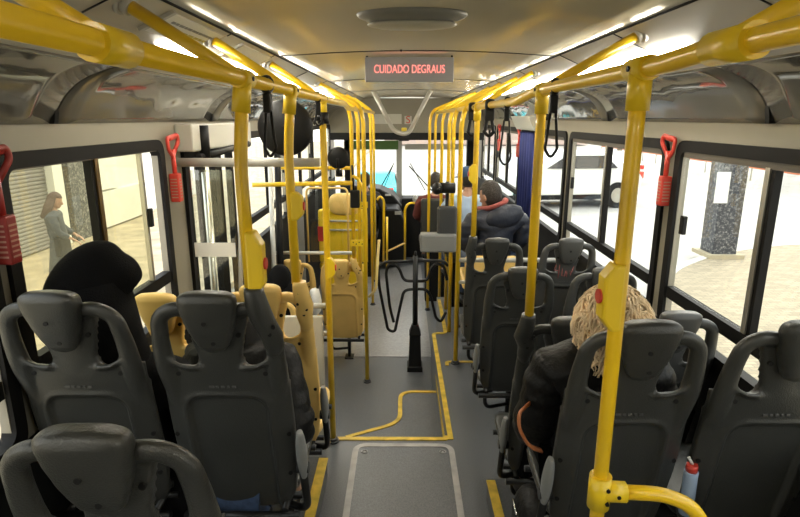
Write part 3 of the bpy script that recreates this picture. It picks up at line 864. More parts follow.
# front header stickers
mb = MB(); c = at(388, 119, 9.62); mb.box((0, 0, 0), (.45, .01, .16)); tag(build(mb, 'route_notice', M['lightpanel'], None, c), 'pale notice strip on the header over the windscreen', 'notice')
t = thing('header_notice', 'small panel with a red S mark above the windscreen', 'notice', at(408, 120, 9.60))
mb = MB(); mb.box((0, 0, 0), (.12, .01, .13)); build(mb, 'plate', M['lightpanel'], t)
o_ = link('lettering', text_mesh('S', .17, .002), M['red'], t, (0, -.008, 0)); o_.rotation_euler = (PI / 2, 0, 0)
mb = MB(); mb.box((0, 0, 0), (.09, .03, .06)); tag(build(mb, 'header_lamp', mat('yellow_indicator', (.8, .6, .05), .4), None, at(404, 129.5, 9.6), bevel=.01), 'small yellow indicator on the header below the red S', 'indicator')

# hanging straps
def strap(label, p, ln, wd=.035, heavy=1.0):
    t = thing('hanging_strap', label, 'strap', p, random.uniform(-.3, .3), 'black hanging straps')
    r = .0225
    mb = MB(); mb.tube([V(0, r * math.cos(a * PI / 8), r * math.sin(a * PI / 8)) for a in range(16)], .006 * heavy, 8, closed=True, flat=(1, 2.2)); build(mb, 'rail_loop', M['black'], t)
    mb = MB(); mb.box((0, 0, -.055), (.026 * heavy, .022, .06)); build(mb, 'clasp', M['black'], t, bevel=.005)
    mb = MB(); P = [V(-wd * .25, 0, -.08), V(-wd * .5, 0, -.08 - ln * .5), V(-wd * .6, 0, -ln), V(0, 0, -ln - .035), V(wd * .6, 0, -ln), V(wd * .5, 0, -.08 - ln * .5), V(wd * .25, 0, -.08)]
    mb.tube(P, .005 * heavy, 8, fil=.05); build(mb, 'loop', M['black'], t)
strap('black hanging strap on the left rail beside the big round mirror', W(-.42, 1.80, .10), .19)
strap('black hanging strap on the left rail at the tall step pole', W(-.42, 2.86, .10), .11, .04)
strap('black hanging strap right of the second right pole, nearest on the right rail', W(.50, 1.93, .10), .2)
strap('black hanging strap second on the right rail, thin and long', W(.488, 2.72, .07), .26, .045)
strap('thick black hanging strap third on the right rail', W(.482, 3.22, .07), .14, .05, 2.0)
strap('thick black hanging strap fourth on the right rail, beyond a pole', W(.475, 3.95, .07), .16, .05, 2.2)

# round mirrors
def mirror(label, c, r, to):
    t = thing('round_mirror', label, 'mirror', c)
    mb = MB(); rr = []
    for i in range(12):
        a = i / 11 * PI / 2; rr.append([V(r * math.sin(a) * math.cos(b), -.32 * r * math.cos(a), r * math.sin(a) * math.sin(b)) for b in [2 * PI * q / 40 for q in range(40)]])
    rr[0] = [V(.001 * math.cos(2 * PI * q / 40), -.32 * r, .001 * math.sin(2 * PI * q / 40)) for q in range(40)]
    rr.append([V(r * .98 * math.cos(b), .01, r * .98 * math.sin(b)) for b in [2 * PI * q / 40 for q in range(40)]])
    mb.rings(rr); build(mb, 'mirror_back', M['black'], t)
    mb = MB(); mb.tube([V(r * .96 * math.cos(2 * PI * q / 40), .012, r * .96 * math.sin(2 * PI * q / 40)) for q in range(40)], .007, 8, closed=True); build(mb, 'rim', M['black'], t)
    mb = MB(); mb.ell((0, .012, 0), (r * .93, .02, r * .93), 32, 12); build(mb, 'glass', M['chrome'], t)
    mb = MB(); tt = Vector(to) - Vector(c); mb.tube([V(0, -.3 * r, 0), V(tt.x * .2, -.32 * r, tt.z * .5), tt], .012, 8, fil=.05); mb.tube([tt - V(0, 0, .03), tt + V(0, 0, .03)], .03, 12); build(mb, 'arm', M['black'], t)
mirror('big round black backed mirror hanging by the left rail', at(285, 128, 2.95), .142, at(323, 118, 3.09))
mirror('small round black backed mirror farther forward on the left', at(338, 158, 4.7), .088, at(339, 173, 4.8))

# emergency hammers
def hammer(label, side, y, sc=1.0, m=None):
    X = XL if side == 'left' else XR; s = 1 if side == 'left' else -1
    m = m or M['red']
    t = thing('emergency_hammer', label, 'hammer', W(X + s * .03, y, -.36), 0, 'red emergency hammers')
    mb = MB(); mb.box((0, 0, 0), (.05, .05, .15)); build(mb, 'holder', m, t, bevel=.006)
    mb = MB()
    for i in range(7): mb.box((s * .0262, 0, -.05 + i * .016), (.001, .034, .006))
    for i in range(7): mb.box((0, -.0262, -.05 + i * .016), (.034, .001, .006))
    build(mb, 'print', mat('faded_print', (.5, .25, .18), .6), t)
    mb = MB(); mb.tube([V(0, 0, .06), V(0, 0, .16), V(0, -.05, .20), V(0, -.06, .26), V(s * .01, .05, .275), V(s * .01, .06, .24), V(0, .0, .17)], .009, 8, fil=.015, flat=(1.3, 1)); build(mb, 'guard', m, t)
    mb = MB(); mb.tube([V(0, 0, .05), V(0, 0, .2)], .012, 10); mb.tube([V(0, -.045, .255), V(0, .05, .265)], .012, 10); build(mb, 'hammer_head', m, t)
hammer('dark red emergency hammer at the left edge of the picture', 'left', 1.665, m=M['darkred'])
hammer('red emergency hammer on the left pillar beside the left door', 'left', 2.985)
hammer('red emergency hammer on the right pillar between the two nearest windows', 'right', 2.86)
hammer('red emergency hammer on the far right wall near the blue curtain', 'right', 6.57)
hammer('red emergency hammer farthest away on the right wall', 'right', 7.9)

# curtain and duct box
mb = MB(); rr = []
for i in range(41):
    t_ = i / 40; y = 5.72 + .60 * t_; x = XR - .06 + .018 * math.sin(t_ * 2 * PI * 5)
    rr.append([V(x, y, H - .14), V(x + .004, y, H - .14), V(x + .004, y, H - 1.12), V(x, y, H - 1.12)])
mb.rings(rr); tag(build(mb, 'curtain', M['blue']), 'dark blue pleated curtain hanging at a right side window', 'curtain')
mb = MB(); mb.extr([V(XR, 5.5, H + .02), V(XR - .17, 5.5, H + .02), V(XR - .10, 5.5, H - .12), V(XR, 5.5, H - .12)], (0, .9, 0))
tag(build(mb, 'duct_box', M['lightpanel'], bevel=.005), 'pale slanted box on the wall above the blue curtain', 'box')

# turnstile
ty = 5.14
t = thing('turnstile', 'black turnstile with curved tube arms standing in the aisle', 'turnstile', at(415, 368, ty))
o = Vector(t.location); bz = H + Z_LOW; t.location.z = bz; o = Vector(t.location)
mb = MB()
def sq(w, d, z): return [V(-w, -d, z), V(w, -d, z), V(w, d, z), V(-w, d, z)]
mb.rings([sq(.075, .085, 0), sq(.075, .085, .05), sq(.062, .075, .055), sq(.052, .06, .37), sq(.058, .066, .38), sq(.03, .04, .47)])
for f in mb.bm.faces: f.smooth = False
build(mb, 'pedestal', M['black'], t, bevel=.006)
mb = MB(); zt = at(415, 256, ty).z - bz; mb.tube([V(0, 0, .45), V(0, 0, zt)], .026, 14); mb.ell((0, 0, zt + .02), (.014, .014, .03), 12, 8); build(mb, 'column', M['black_metal'], t)
def TP(*pp): return [at(a_, b__, ty) - o for a_, b__ in pp]
for path in (((415, 261), (384, 262), (378, 268), (379, 285), (388, 330), (395, 332), (399, 312), (404, 290), (415, 289)),
             ((415, 281), (404, 281), (400, 270), (396, 264), (389, 264), (386, 272), (390, 308), (394, 322)),
             ((415, 260), (444, 261), (448, 266)),
             ((415, 281), (428, 281), (431, 268), (437, 263), (444, 266), (447, 280)),
             ((415, 289), (426, 289), (431, 296), (436, 318), (441, 322), (446, 312))):
    mb = MB(); mb.tube(TP(*path), .0145, 10, fil=.09); build(mb, 'arm', M['black_metal'], t)

# fare validator on the right
vp = at(447, 222, 4.15)
t = thing('fare_validator', 'grey fare validator with black screen on the right yellow pole', 'validator', vp)
mb = MB(); mb.box((0, 0, 0), (.15, .05, .24)); build(mb, 'screen', M['screen'], t, bevel=.02, seg=3)
mb = MB(); mb.box((.012, .035, 0), (.13, .04, .22)); build(mb, 'housing', M['grey_box'], t, bevel=.015)
mb = MB(); q = at(438, 242, 4.15) - vp; mb.box(q + V(0, .0, 0), (.27, .12, .14)); build(mb, 'base_box', M['grey_box'], t, bevel=.015)
mb = MB(); mb.tube([V(0, .03, -.25), V(0, .03, .3)], .014, 10); build(mb, 'bracket', M['black'], t)
t = thing('security_camera', 'black dome camera above the fare validator', 'camera', at(443, 188, 4.15))
mb = MB(); mb.tube([V(-.06, 0, 0), V(.09, 0, 0)], .04, 16); mb.ell((-.045, -.03, 0), (.04, .05, .045), 16, 10); build(mb, 'body', M['black'], t)
mb = MB(); mb.ell((-.04, -.07, 0), (.018, .012, .018), 12, 8); build(mb, 'lens', M['lens'], t)
t = thing('pole_device', 'small black device box hanging near the perforated plates', 'device', at(355, 199, 5.0))
mb = MB(); mb.box((0, 0, 0), (.085, .05, .16)); build(mb, 'housing', M['black'], t, bevel=.012)
mb = MB(); mb.tube([V(-.01, 0, .08), V(-.015, 0, .2), V(-.02, 0, .3)], .01, 8); build(mb, 'bracket', M['black'], t)

# fare collector's seat (large, yellow) and cabinet
t = thing('fare_collector_chair', 'large yellow fare collector seat with rounded headrest at the front left', 'seat', W(-.72, 6.55, Z_LOW))
o = Vector(t.location)
def slab(name, px0, px1, py0, py1, Y, d, m, bev=.03, parent=None):
    a = at(px0, py0, Y); b = at(px1, py1, Y); c = (a + b) / 2
    mb = MB(); mb.box(c - o, (abs(b.x - a.x), d, abs(a.z - b.z))); return build(mb, name, m, parent or t, bevel=bev, seg=4)
slab('backrest', 318, 366, 209, 262, 6.55, .09, M['yellow_cast'], .03)
mb = MB(); c = at(345, 204, 6.5) - o; mb.ell(c, (.19, .06, .13), 28, 16, fn=lambda p: Vector((math.copysign(abs(p.x) ** .6, p.x), p.y, math.copysign(abs(p.z) ** .7, p.z)))); build(mb, 'headrest', M['seat_yellow'], t)
mb = MB(); c = at(342, 262, 6.8) - o; mb.box(c, (.5, .45, .1)); build(mb, 'cushion', M['yellow_cast'], t, bevel=.03)
mb = MB(); mb.box(V(0, .25, .3), (.5, .4, .6)); build(mb, 'pedestal', M['yellow_cast'], t, bevel=.01)
for yy in (221, 230):
    mb = MB(); mb.tube([at(330, yy, 6.48) - o, at(362, yy, 6.48) - o], .012, 8); build(mb, 'bar', M['grey_metal'], t)
t = thing('collector_guard', 'clear guard pane standing behind the fare collector seat', 'guard', W(-.85, 6.2, -1.5)); o = Vector(t.location)
a, b = at(306, 188, 6.2), at(349, 262, 6.2)
mb = MB(); mb.box((a + b) / 2 - o, (b.x - a.x, .008, a.z - b.z)); build(mb, 'pane', M['glass'], t)
mb = MB(); mb.tube([V(a.x, 6.2, b.z) - o, V(a.x, 6.2, a.z) - o, V(b.x, 6.2, a.z) - o, V(b.x, 6.2, b.z) - o], .012, 8, fil=.06); build(mb, 'frame', M['seat_yellow'], t)
a = at(321, 234, 6.15); mb = MB(); mb.box(a - o, (.07, .01, .17)); build(mb, 'sticker', M['darkred'], t)
mb = MB(); a, b = at(283, 186, 6.0), at(307, 300, 6.0)
tag(build(MB().box((0, 0, 0), (b.x - a.x, .03, a.z - b.z)), 'divider_panel', M['grey_box'], None, (a + b) / 2), 'grey panel between the left windows and the fare collector seat', 'panel')

# driver's area
t = thing('dashboard', 'black dashboard and engine cover under the windscreen', 'dashboard', W(-.1, 9.6, Z_LOW)); o = Vector(t.location)
mb = MB(); P = [at(340, 184, 9.5), at(380, 189, 9.5), at(394, 196, 9.5), at(402, 206, 9.5), at(402, 222, 9.5), at(340, 222, 9.5)]
mb.extr([p - o for p in P], (0, .7, 0)); build(mb, 'instrument_hood', M['black'], t, bevel=.03)
mb = MB(); P = [at(372, 209, 8.9), at(398, 209, 8.9), at(405, 222, 8.9), at(404, 262, 8.9), at(370, 262, 8.9)]
mb.extr([p - o for p in P], (0, .6, 0)); build(mb, 'engine_cover', M['black'], t, bevel=.03)
mb = MB(); a, b = at(402, 197, 9.9), at(470, 255, 9.9); mb.box((a + b) / 2 - o, (b.x - a.x, .35, a.z - b.z)); build(mb, 'front_panel', M['wall_low'], t, bevel=.02)
mb = MB(); a = at(388, 195, 9.45) - o; mb.box(a, (.1, .03, .03)); a = at(398, 213, 8.88) - o; mb.box(a, (.1, .03, .05)); build(mb, 'switch_panel', M['grey_metal'], t)
mb = MB(); a = at(427, 214, 9.6) - o; mb.box(a, (.2, .05, .05)); mb.ell(at(415.5, 199, 9.6) - o, (.05, .05, .07), 12, 8); build(mb, 'fitting', M['grey_metal'], t)
bar('barrier_rail', 'yellow looped rail before the front door steps', 'rail', [at(405, 262, 8.4), at(405, 208, 8.4), at(409, 203, 8.4), at(440, 203, 8.4)], .018, M['yellow'], fil=.1)
bar('barrier_rail', 'low yellow rail sloping beside the driver', 'rail', [at(386, 252, 8.0), at(405, 243, 8.4)], .014, M['seat_yellow'])
bar('barrier_rail', 'yellow handle loop right behind the driver', 'rail', [at(383.5, 262, 8.0), at(384, 200, 8.0), at(380, 196, 8.0), at(377, 200, 8.0)], .017, M['yellow'], fil=.06)
bar('barrier_rail', 'short yellow upright beside the driver handle loop', 'rail', [at(387, 268, 7.9), at(387, 217, 7.9)], .017, M['yellow'])
# steering wheel
t = thing('steering_wheel', 'black steering wheel in front of the driver', 'steering wheel', W(-.72, 9.05, -1.42))
t.rotation_euler = (math.radians(-25), 0, 0)
mb = MB(); mb.tube([V(.21 * math.cos(2 * PI * q / 32), .21 * math.sin(2 * PI * q / 32), 0) for q in range(32)], .014, 10, closed=True); build(mb, 'rim', M['black'], t)
mb = MB(); mb.tube([V(-.2, 0, 0), V(.2, 0, 0)], .012, 8); mb.ell((0, 0, 0), (.05, .05, .02), 16, 8); mb.tube([V(0, 0, 0), V(0, 0, -.6)], .03, 10); build(mb, 'hub', M['black'], t)
def simple_seat(label, X, Y, zf, zseat, zback, m):
    t = thing('low_seat', label, 'seat', W(X, Y, zf))
    mb = MB(); mb.box((0, .05, zseat - zf - .05), (.46, .44, .1)); build(mb, 'cushion', m, t, bevel=.03, seg=3)
    mb = MB(); mb.box((0, -.19, (zback + zseat) / 2 - zf - .02), (.44, .07, zback - zseat + .04)); build(mb, 'backrest', m, t, bevel=.03, seg=3)
    mb = MB(); mb.box((0, .05, (zseat - zf - .1) / 2), (.3, .3, zseat - zf - .1)); build(mb, 'pedestal', M['black'], t, bevel=.01)
simple_seat('dark driver seat in front of the poles', -.62, 8.55, Z_LOW, -1.7, -1.1, M['darkgrey_cloth'])
simple_seat('low yellow backed seat under the man in the navy jacket', .74, 4.75, -1.95, -1.33, -1.12, M['seat_yellow'])
simple_seat('low dark seat under the passenger in the blue cap', .66, 5.75, -1.95, -1.35, -1.05, M['seat_dark'])
simple_seat('low dark seat under the passenger in maroon', .45, 7.35, Z_LOW, -1.55, -1.0, M['seat_dark'])

# ------------------------------------------------------------------ people
def skin(verts, edges, radii, root=0, sub=2):
    me = bpy.data.meshes.new('sk'); me.from_pydata([tuple(v) for v in verts], edges, [])
    o = bpy.data.objects.new('sk', me); COL.objects.link(o)
    md = o.modifiers.new('skin', 'SKIN'); md.use_smooth_shade = True; md.branch_smoothing = .5
    sv = me.skin_vertices[0].data
    for i, r in enumerate(radii):
        rr = r if hasattr(r, '__len__') else (r, r)
        sv[i].radius = rr; sv[i].use_root = (i == root)
    sb = o.modifiers.new('sub', 'SUBSURF'); sb.levels = sub; sb.render_levels = sub
    bpy.context.view_layer.update()
    r = bpy.data.meshes.new_from_object(o.evaluated_get(bpy.context.evaluated_depsgraph_get()))
    bpy.data.objects.remove(o)
    for p in r.polygons: p.use_smooth = True
    return r
def chain(spec):
    """spec: {name: (pos, radius, parentname)} -> skin mesh input"""
    names = list(spec); idx = {n: i for i, n in enumerate(names)}
    return [spec[n][0] for n in names], [(idx[spec[n][2]], idx[n]) for n in names if spec[n][2]], [spec[n][1] for n in names]
def head_bm(mb, c, yaw, pitch, s=1.0):
    R = Euler((pitch, 0, yaw)).to_matrix()
    def P(x, y, z): return Vector(c) + R @ (Vector((x, y, z)) * s)
    def fn(p):
        q = p.copy()
        if q.z < 0: q.x *= 1 - .28 * q.z * q.z; q.y *= 1 - .12 * q.z * q.z
        return q
    mb.ell(c, (.075 * s, .095 * s, .115 * s), 28, 18, (pitch, 0, yaw), fn)
    mb.ell(P(0, .06, -.065), (.045 * s, .042 * s, .045 * s), 14, 8, (pitch, 0, yaw))     # jaw and chin
    mb.tube([P(0, .088, .015), P(0, .115, -.022), P(0, .095, -.032)], [.010 * s, .015 * s, .010 * s], 8)
    for sx in (-1, 1):
        mb.ell(P(sx * .078, -.005, -.01), (.010 * s, .020 * s, .032 * s), 10, 8, (pitch, 0, yaw))
        mb.ell(P(sx * .030, .082, .012), (.015 * s, .012 * s, .010 * s), 10, 6, (pitch, 0, yaw))
    mb.tube([P(-.024, .092, -.058), P(0, .099, -.056), P(.024, .092, -.058)], .007 * s, 6)
def merge_mesh(mb, me):
    mb.bm.from_mesh(me)
def main_island(me):
    bm = bmesh.new(); bm.from_mesh(me); seen = set(); best = []
    for v in bm.verts:
        if v in seen: continue
        st = [v]; seen.add(v); comp = [v]
        while st:
            q = st.pop()
            for e in q.link_edges:
                w = e.other_vert(q)
                if w not in seen: seen.add(w); comp.append(w); st.append(w)
        if len(comp) > len(best): best = comp
    keep = set(best); print('ISL', len(bm.verts), len(best))
    bmesh.ops.delete(bm, geom=[v for v in bm.verts if v not in keep], context='VERTS')
    bm.to_mesh(me); bm.free(); return me
def person(label, loc, rz=0, lean=(0, 0), head=(0, 0, 0), hy=0, hp=0, arms=None, sit=True, jacket='cloth_black', trouser='jean', sc=1.0, puffy=0, head_kind='hair',
           hair='hair_dark', shoulders=.19, width=1.0, voxel=.0062, skirt=False, lining=None):
    root = thing('person', label, 'person', loc, rz)
    root.scale = (sc, sc, sc)
    lx, ly = lean
    def U(x, y, z):          # upper body lean
        return V(x + lx * z, y + ly * z, z)
    pz = .09 if sit else .93
    def B(x, y, z): q = U(x, y, z); q.z += pz - .09; return q
    neck = B(0, -.02, .60); hc = B(head[0], .02 + head[1], .735 + head[2])
    A = arms or [(V(.25, .02, .30), V(.16, .26, .20)), (V(-.25, .02, .30), V(-.16, .26, .20))]
    sp = {'pel': (B(0, 0, .09), (.15 * width, .12), None), 'wst': (B(0, -.01, .25), (.135 * width, .105), 'pel'), 'chs': (B(0, -.03, .42), (.155 * width, .115), 'wst'),
          'ups': (B(0, -.03, .52), (.12, .085), 'chs'), 'nck': (neck, .052, 'ups'), 'nk2': (neck.lerp(hc, .45), .05, 'nck')}
    for i, s in ((0, 1), (1, -1)):
        e, w = A[i]; e = B(*e); w = B(*w)
        sh = B(s * min(shoulders, .185), -.02, .50)
        sp['sh%d' % i] = (sh, .058, 'ups'); sp['el%d' % i] = (e, .044, 'sh%d' % i); sp['wr%d' % i] = (w, .027, 'el%d' % i)
        d = (w - e).normalized(); side = d.cross(V(0, 0, 1)).normalized() * -s
        palm = w + d * .05; sp['pm%d' % i] = (palm, (.034, .018), 'wr%d' % i)
        for f in range(4):
            off = side * (.027 - .018 * f); L = (.075, .085, .078, .06)[f]
            b0 = palm + off + d * .035; sp['f%d%da' % (i, f)] = (b0, .0095, 'pm%d' % i)
            b1 = b0 + d * L * .5 - V(0, 0, .008); sp['f%d%db' % (i, f)] = (b1, .0085, 'f%d%da' % (i, f))
            sp['f%d%dc' % (i, f)] = (b1 + d * L * .35 - V(0, 0, .03), .0075, 'f%d%db' % (i, f))
        t0 = w + d * .02 + side * .032; sp['t%da' % i] = (t0, .011, 'wr%d' % i); sp['t%db' % i] = (t0 + d * .04 + side * .018 - V(0, 0, .01), .0095, 't%da' % i)
        if sit:
            hp_ = V(s * .09, .03, .08); kn = V(s * .12, .45, .10); an = V(s * .12, .47, -.33); to = V(s * .13, .60, -.375)
        else:
            hp_ = V(s * .09, 0, .90); kn = V(s * .09, .04 * s, .50); an = V(s * .09, -.10 * s, .09); to = an + V(0, .15, -.045)
        sp['hp%d' % i] = (hp_, .085, 'pel'); sp['kn%d' % i] = (kn, .058, 'hp%d' % i); sp['an%d' % i] = (an, .038, 'kn%d' % i); sp['to%d' % i] = (to, (.035, .028), 'an%d' % i)
    me = skin(*chain(sp), sub=1)
    mb = MB(); merge_mesh(mb, me); head_bm(mb, hc, hy, hp)
    bme = baked(mb.mesh('b'), [('REMESH', dict(mode='VOXEL', voxel_size=voxel, use_smooth_shade=True)), ('SMOOTH', dict(factor=.5, iterations=2))])
    bme = main_island(bme)
    link('body', bme, M['skin'], root)
    # jacket
    js = {'pel': (sp['pel'][0], (.175 * width, .145), None)}
    for n_, ad in (('wst', .034), ('chs', .036), ('ups', .036)):
        r0 = sp[n_][1]; js[n_] = (sp[n_][0], (r0[0] + ad + puffy * .5, r0[1] + ad + puffy * .5), sp[n_][2])
    js['col'] = (neck + V(0, -.005, .01), .078, 'ups')
    for i in (0, 1):
        e, w = sp['el%d' % i][0], sp['wr%d' % i][0]; sh = B((1 - 2 * i) * shoulders, -.02, .50)
        js['sh%d' % i] = (sh, .080 + puffy, 'ups'); js['m%d' % i] = (sh.lerp(e, .5), .072 + puffy, 'sh%d' % i)
        js['el%d' % i] = (e, .064 + puffy, 'm%d' % i); js['wr%d' % i] = (e.lerp(w, .9), .045 + puffy * .6, 'el%d' % i)
    jm = skin(*chain(js), sub=3)
    bm = bmesh.new(); bm.from_mesh(jm); bm.normal_update()
    for v in bm.verts:
        p = v.co
        d = noise.noise(p * 9) * .012 + noise.noise(Vector((p.x * 8, p.y * 8, p.z * 26))) * .007
        if puffy:
            d += .011 * abs(math.sin(p.z * 36 + 2.5 * noise.noise(p * 5))) ** .6
        v.co += v.normal * d
    bm.to_mesh(jm); bm.free()
    link('jacket', jm, M[jacket], root)
    # trousers or skirt, shoes
    if skirt:
        mb = MB(); rr = []
        for i in range(9):
            t_ = i / 8; rr.append([V((.15 + .09 * t_) * math.cos(a), (.12 + .09 * t_) * math.sin(a) + .01 * math.sin(5 * a) * t_, 1.0 - .62 * t_) for a in [2 * PI * q / 24 for q in range(24)]])
        mb.rings(rr); build(mb, 'skirt', M[trouser], root)
    else:
        ts = {'pel': (sp['pel'][0], (.17 * width, .135), None)}
        for i in (0, 1):
            ts['hp%d' % i] = (sp['hp%d' % i][0], .100, 'pel'); ts['kn%d' % i] = (sp['kn%d' % i][0], .074, 'hp%d' % i); ts['an%d' % i] = (sp['an%d' % i][0].lerp(sp['kn%d' % i][0], .05), .055, 'kn%d' % i)
        link('trousers', skin(*chain(ts), sub=2), M[trouser], root)
    for i in (0, 1):
        an, to = sp['an%d' % i][0], sp['to%d' % i][0]
        mb = MB(); d = (to - an); d.z = 0; d.normalize(); rr = []
        for q in range(9):
            t_ = q / 8; c = V(an.x, an.y, 0) + d * (-.07 + .25 * t_); e = max(.25, math.sin(PI * (.1 + .83 * t_)) ** .5); hh = (.085 - .045 * t_)
            zb = an.z - .075 if sit else an.z - .075
            rr.append([c + V(-d.y, d.x, 0) * (.042 * e * math.cos(a)) + V(0, 0, zb + hh * .5 * (1 + math.sin(a)) * e) for a in [2 * PI * k_ / 14 for k_ in range(14)]])
        mb.rings(rr); build(mb, 'shoe', M['black'], root)
    R = Euler((hp, 0, hy)).to_matrix()
    HP = lambda x, y, z: hc + R @ Vector((x, y, z))
    def cap_mesh(rx, ry, rz_, cut, amp, freq, zoff=.01, yoff=-.012, seg=56, rg=40):
        mb = MB()
        def fn(p):
            q = p.copy(); n_ = noise.noise(p * freq) * amp + noise.noise(p * freq * 2.7) * amp * .5
            f = 1 + n_
            # open the face side
            if q.y > .25 and q.z < cut: f *= .80
            return q * f
        mb.ell(HP(0, yoff, zoff), (rx, ry, rz_), seg, rg, (hp, 0, hy), fn); return mb
    if head_kind == 'hair':
        build(cap_mesh(.083, .102, .118, .45, .03, 6, .016), 'hair', M[hair], root)
    elif head_kind == 'long':
        mb = cap_mesh(.087, .105, .12, .45, .04, 6, .014)
        for q in range(26):
            a = PI + PI * q / 25; x, y = .075 * math.cos(a), .09 * math.sin(a)
            mb.tube([HP(x, y, .02), HP(x * 1.25, y * 1.2, -.12), HP(x * 1.4 + random.uniform(-.01, .01), y * 1.25, -.30)], [.02, .008], 6)
        build(mb, 'hair', M[hair], root)
    elif head_kind == 'cap':
        build(cap_mesh(.083, .102, .115, .3, .0, 6, .016), 'hair', M['hair_dark'], root)
        mb = MB(); mb.ell(HP(0, -.005, .045), (.092, .11, .085), 28, 14, (hp, 0, hy)); mb.ell(HP(0, .12, .035), (.065, .07, .008), 20, 8, (hp + .1, 0, hy)); build(mb, 'cap', M['blue_cap'], root)
    elif head_kind == 'hood':
        mb = MB()
        rr = []; n_ = 22
        for i in range(n_ + 1):         # rings run from the crown's back to the face opening
            t_ = i / n_; y = -.10 + .20 * t_
            e = math.sin(PI * (.03 + .80 * t_)) ** .55
            w, h2 = .106 * e, .150 * e
            
            ring = []
            for q in range(32):
                a = 2 * PI * q / 32; cx_, sz = math.cos(a), math.sin(a)
                pk = 1 + .14 * max(0, sz) ** 5 * max(0, t_ - .5) * 2
                nn = .006 * noise.noise(Vector((cx_ * 3, y * 20, sz * 3)))
                ring.append(HP(cx_ * (w + nn) * (1 + .14 * max(0, -sz)), y - .02 * max(0, -sz), -.012 + sz * (h2 + nn) * pk + (-.02 if sz < 0 else 0)))
            rr.append(ring)
        # fold back inside
        for t_, sc_ in ((1, .93), (.8, .90), (.55, .84)):
            y = -.10 + .20 * t_; rr.append([HP(math.cos(a) * .080 * sc_, y, -.012 + math.sin(a) * .105 * sc_) for a in [2 * PI * q / 32 for q in range(32)]])
        mb.rings(rr)
        mb.ell(HP(0, -.035, -.01), (.094, .100, .160), 28, 18, (hp, 0, hy))
        hm = baked(mb.mesh('h'), [('REMESH', dict(mode='VOXEL', voxel_size=.008, use_smooth_shade=True)), ('SMOOTH', dict(factor=.6, iterations=22))])
        link('hood', hm, M[jacket], root)
        mb = MB(); nk = neck
        mb.tube([nk + V(0, -.01, -.09), nk + V(0, -.01, .0), hc + V(0, -.01, .0)], [.125, .108], 20, fil=.05)
        build(mb, 'hood_collar', M[jacket], root)
    elif head_kind == 'fur':
        mb = cap_mesh(.118, .13, .168, -9, .12, 7, -.015, -.02, 90, 60)
        for q in range(1500):
            a = random.uniform(0, 2 * PI); z = random.uniform(-1, 1); r_ = math.sqrt(1 - z * z)
            p = V(r_ * math.cos(a), r_ * math.sin(a), z)
            if p.y > .55 and p.z < .3: continue
            c = HP(p.x * .116, p.y * .126 - .02, p.z * .164 - .015); tt = p.cross(V(random.uniform(-1, 1), random.uniform(-1, 1), random.uniform(-1, 1))).normalized()
            P = [c, c + R @ (p * .014 + tt * .010), c + R @ (p * .020 + tt * .034 - V(0, 0, .012)), c + R @ (p * .014 + tt * .048 - V(0, 0, .034))]
            mb.tube(P, [.0055, .0018], 5, cap=False)
        build(mb, 'fur_hood', M['blond'], root)
    return root, sp, hc

# 1 hooded passenger, left
p1, sp1, hc1 = person('person in a black hoodie with the hood up, seated at the near left windows', W(-.99, 1.86, -1.40), 0, lean=(.0, -.10), head=(-.050, .02, .088), hy=-1.15, hp=-.72,
                      jacket='cloth_black', head_kind='hood', width=1.0, shoulders=.20, puffy=.004, sc=1.03, trouser='cloth_black')
# 2 passenger leaning forward in the aisle seat
p2, _, _ = person('person in a black padded jacket bent forward, behind the near left aisle seat', W(-.63, 1.84, -1.385), 0, lean=(.0, .45), head=(-.03, .22, -.36), hy=-.2, hp=-.9,
                  jacket='puffer', head_kind='hood', puffy=.008, trouser='jean', shoulders=.165, sc=.95,
                  arms=[(V(.235, -.06, .24), V(.16, .12, .10)), (V(-.2, .05, .30), V(-.10, .15, .12))])
# 3 hooded passenger in the low yellow seat
person('person in a black hood sitting low among the yellow seats on the left', W(-.97, 4.22, -1.93), 0, head=(0, 0, -.0), hp=-.1, hy=.1, lean=(0, 0), jacket='cloth_black', head_kind='hood', trouser='cloth_black', sc=.93, voxel=.008)
# 4 blond furry passenger
p4, sp4, hc4 = person('person with a blond curly fur hood and black padded jacket on the right', W(.70, 1.88, -1.36), 0, lean=(.0, -.06), head=(.025, -.01, -.09), hp=-.2, hy=.3,
                      jacket='puffer', head_kind='fur', puffy=.014, trouser='cloth_black', shoulders=.175, width=1.0,
                      arms=[(V(.22, .02, .30), V(.16, .26, .20)), (V(-.215, .0, .24), V(-.14, .20, .12))])
mb = MB()
P = [at(541, 450, 1.70), at(529, 446, 1.68), at(519, 428, 1.68), at(519, 413, 1.70), at(528, 404, 1.78), at(540, 398, 1.88)]
c = P[0].copy(); mb.tube([p - c for p in P], .0075, 8, fil=.05, flat=(1.8, .8))
tag(build(mb, 'bag_strap', M['tan'], None, c), 'tan leather bag strap looped over the black padded sleeve', 'strap')
bag = thing('handbag', 'black bag on the floor side of the person with the blond fur hood', 'bag', W(.56, 1.95, -1.82))
mb = MB(); mb.ell((0, 0, .19), (.11, .14, .18), 20, 12, fn=lambda p: Vector([math.copysign(abs(c_) ** .7, c_) for c_ in p])); build(mb, 'body', M['puffer'], bag)
mb = MB(); mb.tube([V(0, -.09, .33), V(0, -.07, .47), V(0, .07, .47), V(0, .09, .33)], .008, 8, fil=.06); build(mb, 'handle', M['black'], bag)
mb = MB(); mb.tube([V(-.11, -.05, .30), V(-.11, .02, .32)], .005, 6); build(mb, 'zip', M['chrome'], bag)
# 5 man in navy
p5, sp5, hc5 = person('man in a navy jacket with a pink lined hood, short dark hair, looking down', W(.77, 4.75, -1.34), .15, lean=(.05, -.04), head=(-.065, .01, -.035), hy=.55, hp=-.35,
                      jacket='navy', head_kind='hair', puffy=.010, trouser='jean', shoulders=.21, width=1.0, sc=1.0)
